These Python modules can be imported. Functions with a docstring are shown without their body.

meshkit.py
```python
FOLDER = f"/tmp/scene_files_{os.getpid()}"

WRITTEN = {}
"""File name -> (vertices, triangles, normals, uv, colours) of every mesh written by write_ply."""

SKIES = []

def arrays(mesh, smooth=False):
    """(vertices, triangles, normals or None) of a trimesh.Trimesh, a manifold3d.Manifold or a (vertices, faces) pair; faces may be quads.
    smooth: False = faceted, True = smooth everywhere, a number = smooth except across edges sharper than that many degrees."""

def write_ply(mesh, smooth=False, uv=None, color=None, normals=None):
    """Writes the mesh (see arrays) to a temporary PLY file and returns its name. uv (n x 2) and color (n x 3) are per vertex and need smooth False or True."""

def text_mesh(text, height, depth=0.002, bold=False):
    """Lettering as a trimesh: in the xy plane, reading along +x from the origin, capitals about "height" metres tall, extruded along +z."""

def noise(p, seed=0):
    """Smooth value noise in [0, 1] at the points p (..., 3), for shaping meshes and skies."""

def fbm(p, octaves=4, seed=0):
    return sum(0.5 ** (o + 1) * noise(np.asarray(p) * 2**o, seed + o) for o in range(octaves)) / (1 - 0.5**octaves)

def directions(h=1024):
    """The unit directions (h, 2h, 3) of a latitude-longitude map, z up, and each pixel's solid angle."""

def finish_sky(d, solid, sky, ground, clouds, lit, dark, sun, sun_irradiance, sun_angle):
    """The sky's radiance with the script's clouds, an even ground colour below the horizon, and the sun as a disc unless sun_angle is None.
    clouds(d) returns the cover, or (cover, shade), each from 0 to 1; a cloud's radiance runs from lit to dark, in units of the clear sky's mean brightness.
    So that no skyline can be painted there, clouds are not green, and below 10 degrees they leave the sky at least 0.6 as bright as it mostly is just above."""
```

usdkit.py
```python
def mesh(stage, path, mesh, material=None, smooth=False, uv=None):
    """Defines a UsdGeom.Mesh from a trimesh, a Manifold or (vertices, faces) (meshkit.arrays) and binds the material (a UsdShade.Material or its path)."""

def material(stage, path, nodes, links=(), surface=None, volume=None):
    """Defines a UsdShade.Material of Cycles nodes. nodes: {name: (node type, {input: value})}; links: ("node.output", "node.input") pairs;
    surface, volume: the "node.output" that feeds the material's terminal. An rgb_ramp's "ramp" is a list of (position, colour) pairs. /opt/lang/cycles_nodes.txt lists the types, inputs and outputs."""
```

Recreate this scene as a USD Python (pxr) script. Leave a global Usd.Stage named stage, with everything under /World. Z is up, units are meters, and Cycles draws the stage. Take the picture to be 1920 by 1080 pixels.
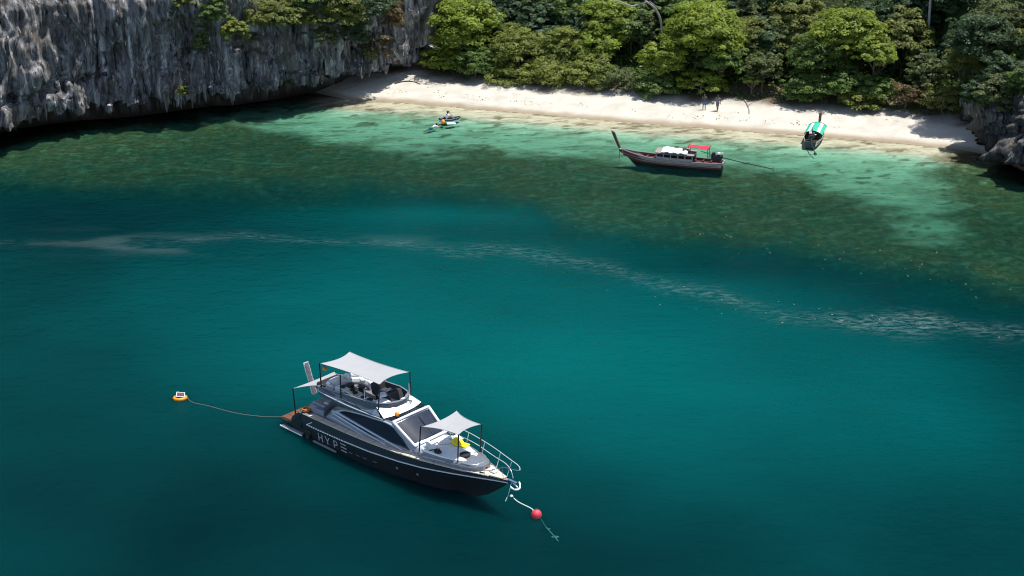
import math, random
import numpy as np, trimesh, usdkit, meshkit
import manifold3d as m3
from pxr import Usd, UsdGeom, UsdLux, UsdShade, Sdf, Gf, Vt

stage = Usd.Stage.CreateInMemory()
UsdGeom.SetStageUpAxis(stage, UsdGeom.Tokens.z)
UsdGeom.SetStageMetersPerUnit(stage, 1.0)
UsdGeom.Xform.Define(stage, '/World')
random.seed(7)
RNG = np.random.default_rng(7)
PI = math.pi

# ------------------------------------------------------------------ camera, sky, sun
FPX, PITCH, CAMH = 2800.0, math.radians(21.7), 42.0
cam = UsdGeom.Camera.Define(stage, '/World/camera')
cam.AddTranslateOp().Set(Gf.Vec3d(0, 0, CAMH))
cam.AddRotateXOp().Set(90 - 21.7)
cam.CreateHorizontalApertureAttr(36.0)
cam.CreateVerticalApertureAttr(20.25)
cam.CreateFocalLengthAttr(36.0 * FPX / 1920)
cam.CreateClippingRangeAttr(Gf.Vec2f(0.5, 3000))
cam.CreateExposureAttr(0.42)

SUN_EL, SUN_AZ = math.radians(74), math.atan2(0.95, 0.31)
sun_dir = np.array([math.cos(SUN_EL) * math.sin(SUN_AZ), math.cos(SUN_EL) * math.cos(SUN_AZ), math.sin(SUN_EL)])
dome = UsdLux.DomeLight.Define(stage, '/World/sky')
dome.GetPrim().SetCustomDataByKey('kind', 'structure')
dome.GetPrim().SetCustomDataByKey('label', 'clear blue daylight sky above the bay')
sky_m = usdkit.material(stage, '/World/Looks/sky', {
    's': ('sky_texture', {'sky_type': 'single_scattering', 'sun_disc': False, 'sun_elevation': SUN_EL, 'sun_rotation': SUN_AZ, 'altitude': 50.0}),
    'b': ('background_shader', {'strength': 0.12})}, [('s.color', 'b.color')], surface='b.background')
UsdShade.MaterialBindingAPI.Apply(dome.GetPrim()).Bind(sky_m)
sun = UsdLux.DistantLight.Define(stage, '/World/sun')
sun.CreateNormalizeAttr(True); sun.CreateIntensityAttr(1.1); sun.CreateAngleAttr(0.53); sun.CreateColorAttr(Gf.Vec3f(1, .97, .92))
zx = Gf.Rotation(Gf.Vec3d(0, 0, 1), Gf.Vec3d(*map(float, sun_dir)))
sun.AddTransformOp().Set(Gf.Matrix4d(zx, Gf.Vec3d(0, 0, 0)))

# ------------------------------------------------------------------ helpers
_fw = np.array([0, math.cos(PITCH), -math.sin(PITCH)]); _up = np.array([0, math.sin(PITCH), math.cos(PITCH)])
def ray(px, py):
    return np.array([(px - 960) / FPX, 0, 0]) + _up * (540 - py) / FPX + _fw
def at(px, py, z=0.0):                # the place on the level z where the photograph shows it
    d = ray(px, py); return np.array([0, 0, CAMH]) + d * ((z - CAMH) / d[2])
def at_y(px, py, y):                  # the same at a known distance from the shore line
    d = ray(px, py); return np.array([0, 0, CAMH]) + d * (y / d[1])
def smooth(a, b, x):
    t = np.clip((np.asarray(x, float) - a) / (b - a), 0, 1); return t * t * (3 - 2 * t)
def nz(x, y, z=0, s=1.0, seed=0, oct=3):
    x, y, z = np.broadcast_arrays(np.asarray(x, float), np.asarray(y, float), np.asarray(z, float))
    return meshkit.fbm(np.stack([x, y, z], -1) * s + 1000.0, oct, seed)

USED = {}
def numbered(name, parent='/World'):
    k = (parent, name); n = USED.get(k, 0); USED[k] = n + 1
    return f'{parent}/{name}' + (f'_{n:03d}' if n else '')
def keys(p, **kw):
    for k, v in kw.items():
        if v: p.SetCustomDataByKey(k, v)
    return p
def thing(name, label, cat, loc=(0, 0, 0), rotz=0, group=None, kind=None, roty=0, rotx=0):
    x = UsdGeom.Xform.Define(stage, numbered(name))
    x.AddTranslateOp().Set(Gf.Vec3d(*map(float, loc)))
    if rotz or roty or rotx: x.AddRotateXYZOp().Set(Gf.Vec3f(rotx, roty, rotz))
    return keys(x.GetPrim(), label=label, category=cat, group=group, kind=kind)
def obj(name, mesh, m, parent=None, smooth=35, label=None, kind=None, cat=None, group=None, attrs=None):
    if isinstance(mesh, MB): mesh = mesh.mesh()
    path = numbered(name, str(parent.GetPath()) if parent is not None else '/World')
    g = usdkit.mesh(stage, path, mesh, m, smooth=smooth)
    if attrs:
        pv = UsdGeom.PrimvarsAPI(g)
        for k, a in attrs.items():
            a = np.asarray(a, np.float32)
            if a.ndim == 1: pv.CreatePrimvar(k, Sdf.ValueTypeNames.FloatArray, 'vertex').Set(Vt.FloatArray.FromNumpy(a))
            else: pv.CreatePrimvar(k, Sdf.ValueTypeNames.Color3fArray, 'vertex').Set(Vt.Vec3fArray.FromNumpy(a))
    return keys(g.GetPrim(), label=label, category=cat, kind=kind, group=group)
def ref(src, name, label, cat, loc, rotz=0, scale=(1, 1, 1), group=None):
    x = UsdGeom.Xform.Define(stage, numbered(name)); p = x.GetPrim()
    p.GetReferences().AddInternalReference(src.GetPath())
    x.ClearXformOpOrder()
    x.AddTransformOp(opSuffix='placed').Set(Gf.Matrix4d().SetScale(Gf.Vec3d(*scale)) * Gf.Matrix4d().SetRotate(Gf.Rotation(Gf.Vec3d(0, 0, 1), math.degrees(rotz))) * Gf.Matrix4d().SetTranslate(Gf.Vec3d(*map(float, loc))))
    p.SetInstanceable(True)
    return keys(p, label=label, category=cat, group=group)

def sheet(P):                         # quads over an (n, m, 3) grid
    n, m = P.shape[:2]; i = np.arange(n * m).reshape(n, m)
    return P.reshape(-1, 3), np.stack([i[:-1, :-1], i[1:, :-1], i[1:, 1:], i[:-1, 1:]], -1).reshape(-1, 4)
class MB:                             # collects shapes that make up one mesh
    def __init__(s): s.v, s.f, s.n = [], [], 0
    def add(s, m):
        v, f = (m[0], m[1]) if isinstance(m, (tuple, list)) else meshkit.arrays(m)[:2]
        v, f = np.asarray(v, float), np.asarray(f, int)
        if f.shape[1] == 4: f = np.vstack([f[:, [0, 1, 2]], f[:, [0, 2, 3]]])
        s.v.append(v); s.f.append(f + s.n); s.n += len(v); return s
    def box(s, c, size, rz=0, ry=0, rx=0, bev=0):
        if bev:
            h = np.array(size) / 2 - bev
            m = trimesh.convex.convex_hull(np.vstack([np.array([[x, y, z]]) * h + d for x in (-1, 1) for y in (-1, 1) for z in (-1, 1) for d in (np.diag([bev * x, bev * y, bev * z]))]))
        else: m = trimesh.creation.box(size)
        m.apply_transform(trimesh.transformations.euler_matrix(rx, ry, rz)); m.apply_translation(c); return s.add(m)
    def tube(s, pts, r, n=8, closed=False, cap=True):
        P = np.asarray(pts, float); k = len(P); R = np.broadcast_to(np.asarray(r, float), (k,))
        T = np.gradient(P, axis=0) if not closed else np.roll(P, -1, 0) - np.roll(P, 1, 0)
        T /= np.maximum(np.linalg.norm(T, axis=1, keepdims=True), 1e-9)
        u = np.cross(T[0], [0, 0, 1.0]); u = u if np.linalg.norm(u) > .05 else np.cross(T[0], [1.0, 0, 0]); U = []
        for t in T:
            u = u - t * (u @ t); u = u / max(np.linalg.norm(u), 1e-9); U.append(u)
        U = np.array(U); W = np.cross(T, U); a = np.arange(n) / n * 2 * PI
        V = P[:, None] + R[:, None, None] * (np.cos(a)[None, :, None] * U[:, None] + np.sin(a)[None, :, None] * W[:, None])
        i = np.arange(k * n).reshape(k, n); nx = np.roll(i, -1, 1)
        A, B, C, D = i[:-1], nx[:-1], nx[1:], i[1:]
        f = np.stack([A, B, C, D], -1).reshape(-1, 4)
        if closed: f = np.vstack([f, np.stack([i[-1], nx[-1], nx[0], i[0]], -1)])
        v = V.reshape(-1, 3); s.add((v, f))
        if cap and not closed:
            for j, fl in ((0, 1), (k - 1, 0)):
                ring = V[j]; c = ring.mean(0); vv = np.vstack([ring, c]); e = np.arange(n); e2 = (e + 1) % n
                s.add((vv, np.stack([e2, e, np.full(n, n)] if fl else [e, e2, np.full(n, n)], -1)))
        return s
    def ball(s, c, r, sub=2):
        m = trimesh.creation.icosphere(sub); m.apply_scale(r if np.ndim(r) == 0 else 1)
        if np.ndim(r): m.vertices *= np.asarray(r)
        m.apply_translation(c); return s.add(m)
    def cyl(s, c, r, h, n=20, r2=None):
        return s.tube([(c[0], c[1], c[2] - h / 2), (c[0], c[1], c[2] + h / 2)], [r, r if r2 is None else r2], n)
    def slab(s, outline, z0, z1):     # a flat prism from an outline; z0, z1 numbers
        from shapely.geometry import Polygon
        m = trimesh.creation.extrude_polygon(Polygon(outline), z1 - z0, engine='earcut'); m.apply_translation([0, 0, z0]); return s.add(m)
    def loft(s, secs, cap=True):      # closed or open sections, same count each
        P = np.asarray(secs, float); v, f = sheet(P); s.add((v, f))
        if cap:
            for j in (0, -1):
                r = P[j]; c = r.mean(0); n = len(r); e = np.arange(n - 1)
                s.add((np.vstack([r, c]), np.stack([e, e + 1, np.full(n - 1, n)], -1)))
        return s
    def mesh(s):
        m = trimesh.Trimesh(np.vstack(s.v), np.vstack(s.f), process=False); return m
def blob(pairs, cell=.03, it=6):      # a body: hulls of spheres at joints, joined and smoothed
    out = m3.Manifold()
    for (a, ra), (b, rb) in pairs:
        out = out + m3.Manifold.batch_hull([m3.Manifold.sphere(ra, 12).translate(tuple(map(float, a))), m3.Manifold.sphere(rb, 12).translate(tuple(map(float, b)))])
    out = out.refine_to_length(cell * 2)
    v, f, _ = meshkit.arrays(out); t = trimesh.Trimesh(v, f)
    trimesh.smoothing.filter_taubin(t, iterations=it); return t
def curve(pts, n=24):
    from scipy.interpolate import CubicSpline
    P = np.asarray(pts, float); t = np.r_[0, np.cumsum(np.linalg.norm(np.diff(P, axis=0), axis=1))]
    return CubicSpline(t, P)(np.linspace(0, t[-1], n))
def fin_(xs, ys): return lambda x: np.interp(x, xs, ys)

# ------------------------------------------------------------------ materials
def mat(name, color, rough=.5, metal=0., var=.12, scale=3.0, bump=0., coat=0., spec=.5, trans=0.):
    c = np.array(color, float)
    nodes = {'g': ('texture_coordinate', {}), 'n': ('noise_texture', {'scale': scale, 'detail': 5.0, 'roughness': .6}),
             'r': ('rgb_ramp', {'ramp': [(.25, tuple(c * (1 - var))), (.75, tuple(np.minimum(c * (1 + var), .95)))]}),
             'p': ('principled_bsdf', {'roughness': rough, 'metallic': metal, 'coat_weight': coat, 'specular_ior_level': spec, 'transmission_weight': trans})}
    links = [('g.object', 'n.vector'), ('n.fac', 'r.fac'), ('r.color', 'p.base_color')]
    if bump:
        nodes['b'] = ('bump', {'strength': bump, 'distance': .02}); links += [('n.fac', 'b.height'), ('b.normal', 'p.normal')]
    return usdkit.material(stage, '/World/Looks/' + name, nodes, links, surface='p.BSDF')
M = {}
def mk(name, *a, **k): M[name] = mat(name, *a, **k)
mk('hull_black', (.012, .013, .015), .22, coat=.6, var=.2)
mk('hull_slate', (.020, .022, .027), .2, metal=.1, coat=.6, var=.1)
mk('silver', (.30, .33, .38), .28, metal=.45, coat=.4, var=.08)
mk('silver_dark', (.20, .215, .24), .3, metal=.3, coat=.4, var=.08)
mk('steel_blue', (.10, .115, .14), .28, metal=.4, coat=.5, var=.1)
mk('gelcoat', (.78, .79, .80), .3, coat=.3, var=.04)
mk('glass_dark', (.012, .015, .022), .06, var=.2, spec=.6)
mk('screen_glass', (.028, .034, .05), .12, var=.35, scale=2.0, spec=.5)
mk('bright_bar', (.62, .66, .71), .25, metal=.3, coat=.5, var=.05)
mk('rail_steel', (.80, .82, .85), .3, metal=.5, var=.03)
mk('chrome', (.75, .76, .78), .18, metal=1., var=.03)
mk('teak', (.56, .475, .38), .6, var=.25, scale=14.0)
mk('teak_red', (.14, .055, .024), .5, var=.4, scale=9.0)
mk('deck_grey', (.19, .19, .20), .6, var=.12)
mk('cushion_white', (.80, .80, .78), .8, var=.05, bump=.2)
mk('cushion_grey', (.42, .42, .45), .8, var=.08, bump=.2)
mk('cushion_dark', (.04, .04, .045), .8, var=.2)
mk('sail', (.35, .35, .36), .85, var=.05, scale=1.5)
mk('pole', (.012, .014, .018), .5)
mk('black', (.012, .012, .013), .6)
mk('yellow', (.85, .68, .01), .7, var=.1, bump=.2)
mk('orange', (.85, .26, .015), .4, var=.15)
mk('red', (.72, .05, .075), .5, var=.2, scale=6.0)
mk('red_cloth', (.72, .025, .06), .8, var=.12)
mk('rope_dark', (.10, .10, .085), .9)
mk('rope_white', (.55, .62, .58), .9, var=.25, scale=12.0)
mk('rope_green', (.01, .085, .08), .9, var=.3)
mk('white_paint', (.80, .80, .78), .5, var=.08)
mk('wood_grey', (.27, .235, .22), .75, var=.3, scale=7.0)
mk('wood_dark', (.06, .035, .026), .6, var=.35, scale=8.0)
mk('wood_maroon', (.085, .022, .02), .6, var=.3, scale=6.0)
mk('cloth_pale', (.62, .58, .46), .9)
mk('green_cloth', (.03, .42, .26), .75, var=.12)
mk('white_cloth', (.58, .74, .68), .75, var=.08)
mk('engine', (.03, .03, .033), .4, metal=.4)
mk('skin', (.36, .20, .13), .6)
mk('skin_dark', (.13, .07, .045), .6)
mk('hair', (.014, .011, .010), .7)
mk('shirt_white', (.78, .78, .76), .9)
mk('shirt_grey', (.06, .065, .075), .9)
mk('shorts_blue', (.05, .13, .33), .9)
mk('shorts_grey', (.15, .14, .15), .9)
mk('pale_float', (.60, .80, .86), .35)
mk('rubber_dark', (.02, .035, .04), .5)
mk('bark', (.12, .085, .06), .9, var=.35, scale=5.0, bump=.5)
mk('bark_pale', (.36, .33, .29), .9, var=.3, scale=4.0, bump=.5)
mk('driftwood', (.15, .125, .10), .95, var=.35, scale=4.0)
mk('table_cloth', (.62, .62, .40), .7, var=.2, scale=5.0)

def leafmat(name, dark, light, trans=.3):
    return usdkit.material(stage, '/World/Looks/' + name, {
        'g': ('geometry', {}), 'tc': ('texture_coordinate', {}), 'n': ('noise_texture', {'scale': .55, 'detail': 3.0}),
        'mx': ('math', {'math_type': 'multiply_add', 'value2': .55, 'value3': .0}), 'ad': ('math', {'math_type': 'multiply_add', 'value2': .8}),
        'r': ('rgb_ramp', {'ramp': [(.12, dark), (.85, light)]}),
        'd': ('principled_bsdf', {'roughness': .5, 'specular_ior_level': .35}), 't': ('translucent_bsdf', {}), 'm': ('mix_closure', {'fac': trans})},
        [('g.position', 'n.vector'), ('g.random_per_island', 'mx.value1'), ('n.fac', 'ad.value1'), ('mx.value', 'ad.value3'), ('ad.value', 'r.fac'), ('r.color', 'd.base_color'), ('r.color', 't.color'), ('d.BSDF', 'm.closure1'), ('t.BSDF', 'm.closure2')], surface='m.closure')
LEAF = {
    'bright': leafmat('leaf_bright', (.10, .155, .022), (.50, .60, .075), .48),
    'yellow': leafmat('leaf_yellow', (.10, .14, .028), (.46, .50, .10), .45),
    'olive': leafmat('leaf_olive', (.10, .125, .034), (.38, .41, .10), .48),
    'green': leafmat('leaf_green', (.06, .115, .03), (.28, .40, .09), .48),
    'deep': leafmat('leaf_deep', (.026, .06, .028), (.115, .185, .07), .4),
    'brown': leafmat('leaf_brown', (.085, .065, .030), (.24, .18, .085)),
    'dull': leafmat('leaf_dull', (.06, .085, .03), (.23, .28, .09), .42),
    'rust': leafmat('leaf_rust', (.10, .075, .035), (.30, .21, .085), .4),
}
# ------------------------------------------------------------------ the land and the sea bed: one height over the plan
_sh = np.array([at(u, v)[:2] for u, v in [(560, 197), (610, 190), (660, 189), (740, 191), (840, 199), (900, 205), (1000, 213), (1100, 222), (1200, 231), (1300, 238), (1400, 246), (1500, 253), (1560, 258), (1620, 262), (1700, 270), (1770, 277), (1840, 286)]])
SHX = np.r_[-400, -110, -80, -56, -46, -38, -32, -24, _sh[2:, 0], 47.5, 49, 53, 62, 90, 400]
SHY = np.r_[60, 118, 132, 151, 156.5, 161, 165, 167, _sh[2:, 1], 139, 134, 127, 116, 95, 20]
shore = lambda x: np.interp(x, SHX, SHY)
def shore_s(x):
    return (shore(x - .8) + shore(x) + shore(x + .8)) / 3
_tq = np.array([at(u, v)[:2] for u, v in [(-200, 280), (0, 240), (250, 215), (420, 208), (480, 226), (550, 244), (620, 262), (700, 272), (800, 278), (900, 274), (960, 276), (1050, 286), (1150, 290), (1250, 296), (1370, 303), (1440, 318), (1500, 330), (1570, 348), (1640, 362), (1700, 368), (1745, 330), (1765, 300), (1800, 284), (1850, 280), (2100, 280)]])  # right end drawn to the shore so dark reef colour paints the tree shadow
_rf = np.array([at(u, v)[:2] for u, v in [(-300, 345), (0, 350), (200, 357), (350, 366), (480, 372), (600, 372), (680, 372), (760, 378), (900, 390), (1000, 398), (1050, 440), (1200, 456), (1300, 456), (1400, 464), (1560, 492), (1680, 524), (1800, 540), (1920, 560), (2100, 590)]])
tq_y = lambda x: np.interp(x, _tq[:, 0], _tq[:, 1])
rf_y = lambda x: np.interp(x, _rf[:, 0], _rf[:, 1])
def seg_dist(x, y, P):                # signed distance to a closed outline, positive inside
    inside = np.zeros(np.shape(x), bool); d = np.full(np.shape(x), 1e9)
    for (ax, ay), (bx, by) in zip(P, np.roll(P, -1, 0)):
        t = np.clip(((x - ax) * (bx - ax) + (y - ay) * (by - ay)) / ((bx - ax) ** 2 + (by - ay) ** 2), 0, 1)
        d = np.minimum(d, np.hypot(x - ax - t * (bx - ax), y - ay - t * (by - ay)))
        inside ^= ((ay > y) != (by > y)) & (x < (bx - ax) * (y - ay) / (by - ay + 1e-12) + ax)
    return np.where(inside, d, -d)
TONGUE = np.array([at(u, v)[:2] for u, v in [(1560, 300), (1690, 290), (1748, 305), (1752, 330), (1750, 355), (1785, 378), (1782, 400), (1760, 428), (1715, 434), (1690, 410), (1650, 375), (1580, 352)]])
POOL = np.array([at(u, v)[:2] for u, v in [(600, 388), (700, 372), (800, 384), (900, 392), (1000, 400), (1040, 430), (960, 428), (840, 410), (700, 404)]])

def sand_mask(x, y):                  # 1 on pale sand under water, 0 on reef and painted tree shadow
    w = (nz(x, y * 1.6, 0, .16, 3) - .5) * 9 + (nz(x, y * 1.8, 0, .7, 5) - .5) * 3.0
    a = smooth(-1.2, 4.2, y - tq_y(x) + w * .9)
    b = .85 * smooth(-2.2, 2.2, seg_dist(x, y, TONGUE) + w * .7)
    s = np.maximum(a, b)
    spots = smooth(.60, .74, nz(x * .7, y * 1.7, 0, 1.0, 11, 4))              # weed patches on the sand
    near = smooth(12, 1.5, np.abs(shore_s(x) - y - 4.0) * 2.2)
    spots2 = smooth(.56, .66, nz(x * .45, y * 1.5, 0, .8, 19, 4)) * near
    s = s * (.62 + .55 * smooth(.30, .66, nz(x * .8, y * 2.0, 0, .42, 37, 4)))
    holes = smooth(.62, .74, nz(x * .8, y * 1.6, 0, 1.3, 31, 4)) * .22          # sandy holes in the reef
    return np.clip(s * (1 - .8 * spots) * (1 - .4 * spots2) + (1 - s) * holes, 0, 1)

def ground_h(x, y):
    x = np.asarray(x, float); y = np.asarray(y, float)
    d = y - shore_s(x)
    land = np.where(d < 11, .115 * d, 1.265 + .34 * (np.minimum(d, 19) - 11))
    land = land + 1.32 * np.clip(d - 19, 0, 52) + .35 * np.clip(d - 71, 0, 200)
    land = land + smooth(11, 30, d) * (nz(x, y, 0, .12, 41) - .5) * 5
    land = land + smooth(0, 3, d) * (nz(x, y, 0, .8, 43) - .5) * .22
    off = -d
    w = (nz(x, y, 0, .12, 23) - .5) * 8 + (nz(x, y * 1.5, 0, .6, 29) - .5) * 3
    beyond = rf_y(x) - y + w             # metres past the reef's edge
    sea = -(.016 * np.minimum(off, 3.5) + .085 * np.clip(off - 3.0, 0, 6.5) + .38 * smooth(6, 25, off)) - 9.0 * smooth(-6, 17, beyond) - .03 * np.clip(beyond, 0, 60)
    sea = sea + (1 - sand_mask(x, y)) * smooth(1.5, 5, off) * (nz(x, y, 0, .9, 47, 4) - .42) * .42
    return np.where(d > 0, land, np.minimum(sea, -.006 - .012 * np.clip(off, 0, 2)))

xs = np.unique(np.r_[np.linspace(-500, -130, 12), np.arange(-130, -68, 2.0), np.arange(-68, 68.01, .36), np.arange(68, 130, 2.0), np.linspace(130, 500, 12)])
ys = np.unique(np.r_[np.linspace(-300, 30, 12), np.arange(30, 60, 3.0), np.arange(60, 126, .5), np.arange(126, 176.01, .3), np.arange(176, 240, 1.5), np.linspace(240, 520, 14)])
GX, GY = np.meshgrid(xs, ys, indexing='ij')
GZ = ground_h(GX, GY)
V, Q = sheet(np.stack([GX, GY, GZ], -1))
D = (GY - shore_s(GX)).ravel()
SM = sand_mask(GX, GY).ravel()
litter = np.clip(smooth(5.5, 11, D + (nz(GX, GY, 0, .35, 61, 4).ravel() - .5) * 7), 0, 1)
_lg = np.array([at(u, v, 1.2)[:2] for u, v in [(1365, 168), (1440, 172), (1700, 215), (1760, 215)]])
wet = smooth(1.9, .2, D + (nz(GX, GY, 0, .5, 63).ravel() - .5) * .8)
def split(mask_faces, names):
    q = Q[mask_faces]; used = np.unique(q); idx = np.full(len(V), -1); idx[used] = np.arange(len(used))
    return (V[used], idx[q]), {k: a[used] for k, a in names.items()}
dm = D[Q].mean(1)
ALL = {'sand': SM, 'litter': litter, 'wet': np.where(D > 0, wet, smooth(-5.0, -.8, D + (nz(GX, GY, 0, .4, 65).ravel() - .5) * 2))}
beach_m = usdkit.material(stage, '/World/Looks/beach_sand', {
    'g': ('geometry', {}), 'n': ('noise_texture', {'scale': .5, 'detail': 8.0, 'roughness': .65}), 'n2': ('noise_texture', {'scale': 4.0, 'detail': 6.0, 'roughness': .7}),
    'lit': ('attribute', {'attribute': 'litter'}), 'wet': ('attribute', {'attribute': 'wet'}),
    'r': ('rgb_ramp', {'ramp': [(.3, (.43, .40, .335)), (.7, (.58, .55, .475))]}),
    'dark': ('rgb_ramp', {'ramp': [(.35, (.045, .030, .020)), (.65, (.20, .13, .085))]}),
    'lf': ('math', {'math_type': 'multiply_add', 'value2': 1.5, 'value3': -.75}), 'lm': ('math', {'math_type': 'add', 'use_clamp': True}), 'lz': ('math', {'math_type': 'multiply', 'use_clamp': True}),
    'm1': ('mix_color', {}), 'wc': ('mix_color', {'blend_type': 'multiply', 'b': (.56, .47, .36)}),
    'bp': ('bump', {'strength': .5, 'distance': .06}), 'p': ('principled_bsdf', {'roughness': .85})},
    [('g.position', 'n.vector'), ('g.position', 'n2.vector'), ('n.fac', 'r.fac'), ('n2.fac', 'dark.fac'), ('n2.fac', 'lf.value1'), ('lf.value', 'lm.value1'), ('lit.fac', 'lm.value2'), ('lm.value', 'lz.value1'), ('lit.fac', 'lz.value2'),
     ('lz.value', 'm1.fac'), ('r.color', 'm1.a'), ('dark.color', 'm1.b'), ('wet.fac', 'wc.fac'), ('m1.result', 'wc.a'), ('wc.result', 'p.base_color'), ('n2.fac', 'bp.height'), ('bp.normal', 'p.normal')], surface='p.BSDF')
bed_m = usdkit.material(stage, '/World/Looks/sea_bed', {
    'g': ('geometry', {}), 'n': ('noise_texture', {'scale': 1.3, 'detail': 8.0, 'roughness': .74}), 'n2': ('noise_texture', {'scale': .33, 'detail': 5.0}),
    's': ('attribute', {'attribute': 'sand'}), 'sn': ('math', {'math_type': 'multiply_add', 'value2': .30, 'value3': -.17}), 'sm': ('math', {'math_type': 'add', 'use_clamp': True}),
    'sand': ('rgb_ramp', {'ramp': [(.3, (.54, .52, .43)), (.7, (.68, .65, .55))]}),
    'reef': ('rgb_ramp', {'ramp': [(.28, (.085, .060, .040)), (.48, (.165, .120, .078)), (.62, (.24, .178, .122)), (.74, (.50, .42, .32))]}),
    'hue': ('rgb_ramp', {'ramp': [(.36, (.70, .96, .86)), (.64, (.98, .92, .72))]}), 'mh': ('mix_color', {'blend_type': 'multiply', 'fac': 1.0}),
    'm': ('mix_color', {}), 'wt': ('attribute', {'attribute': 'wet'}), 'wc': ('mix_color', {'blend_type': 'multiply', 'b': (.94, .91, .82)}), 'p': ('principled_bsdf', {'roughness': .9, 'specular_ior_level': .1})},
    [('g.position', 'n.vector'), ('g.position', 'n2.vector'), ('n.fac', 'sand.fac'), ('n.fac', 'reef.fac'), ('n2.fac', 'hue.fac'), ('reef.color', 'mh.a'), ('hue.color', 'mh.b'), ('n.fac', 'sn.value1'), ('sn.value', 'sm.value1'), ('s.fac', 'sm.value2'), ('sm.value', 'm.fac'),
     ('mh.result', 'm.a'), ('sand.color', 'm.b'), ('wt.fac', 'wc.fac'), ('m.result', 'wc.a'), ('wc.result', 'p.base_color')], surface='p.BSDF')
hill_m = usdkit.material(stage, '/World/Looks/hillside_ground', {
    'g': ('geometry', {}), 'n': ('noise_texture', {'scale': .35, 'detail': 9.0, 'roughness': .7}),
    'r': ('rgb_ramp', {'ramp': [(.3, (.022, .034, .016)), (.55, (.055, .075, .030)), (.75, (.10, .12, .045))]}),
    'bp': ('bump', {'strength': 1.0, 'distance': 1.0}), 'p': ('principled_bsdf', {'roughness': .95, 'specular_ior_level': .1})},
    [('g.position', 'n.vector'), ('n.fac', 'r.fac'), ('r.color', 'p.base_color'), ('n.fac', 'bp.height'), ('bp.normal', 'p.normal')], surface='p.BSDF')
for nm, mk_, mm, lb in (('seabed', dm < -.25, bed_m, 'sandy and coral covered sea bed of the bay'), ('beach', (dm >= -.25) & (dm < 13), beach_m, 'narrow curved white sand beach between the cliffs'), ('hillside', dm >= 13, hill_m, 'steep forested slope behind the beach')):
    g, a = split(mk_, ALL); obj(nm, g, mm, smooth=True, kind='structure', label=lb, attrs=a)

# ------------------------------------------------------------------ the water: a clear surface that hides more of the bed the deeper it is
wx = np.unique(np.r_[np.linspace(-500, -75, 12), np.arange(-75, 75.01, .4), np.linspace(75, 500, 12)])
wy = np.unique(np.r_[np.linspace(-300, 58, 8), np.arange(58, 166.01, .4), np.linspace(166, 200, 8)])
WX, WY = np.meshgrid(wx, wy, indexing='ij')
deep = np.clip(-ground_h(WX, WY), 0, 12).ravel(); deep = deep + 1.6 * np.clip(deep, 0, 1.2)
# water tone map: pale patches, plus corner and bottom vignette painted into the colour
def soft_patch(u, v, ru, rv):
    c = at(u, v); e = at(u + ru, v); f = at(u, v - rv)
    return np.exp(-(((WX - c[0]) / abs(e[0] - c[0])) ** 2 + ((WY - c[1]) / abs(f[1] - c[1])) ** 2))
water_tone = .28 + .16 * soft_patch(620, 690, 240, 60) + .30 * soft_patch(820, 402, 260, 20) + .34 * soft_patch(1000, 560, 520, 150) + .42 * soft_patch(1330, 720, 460, 150) + .18 * soft_patch(560, 560, 420, 100) + .10 * soft_patch(1000, 760, 260, 120) + .22 * soft_patch(1760, 800, 200, 120) - .17 * soft_patch(420, 1000, 620, 180)  - .18 * soft_patch(150, 400, 300, 60) - .12 * soft_patch(1850, 950, 160, 120) - .16 * soft_patch(1330, 500, 260, 26)
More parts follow.
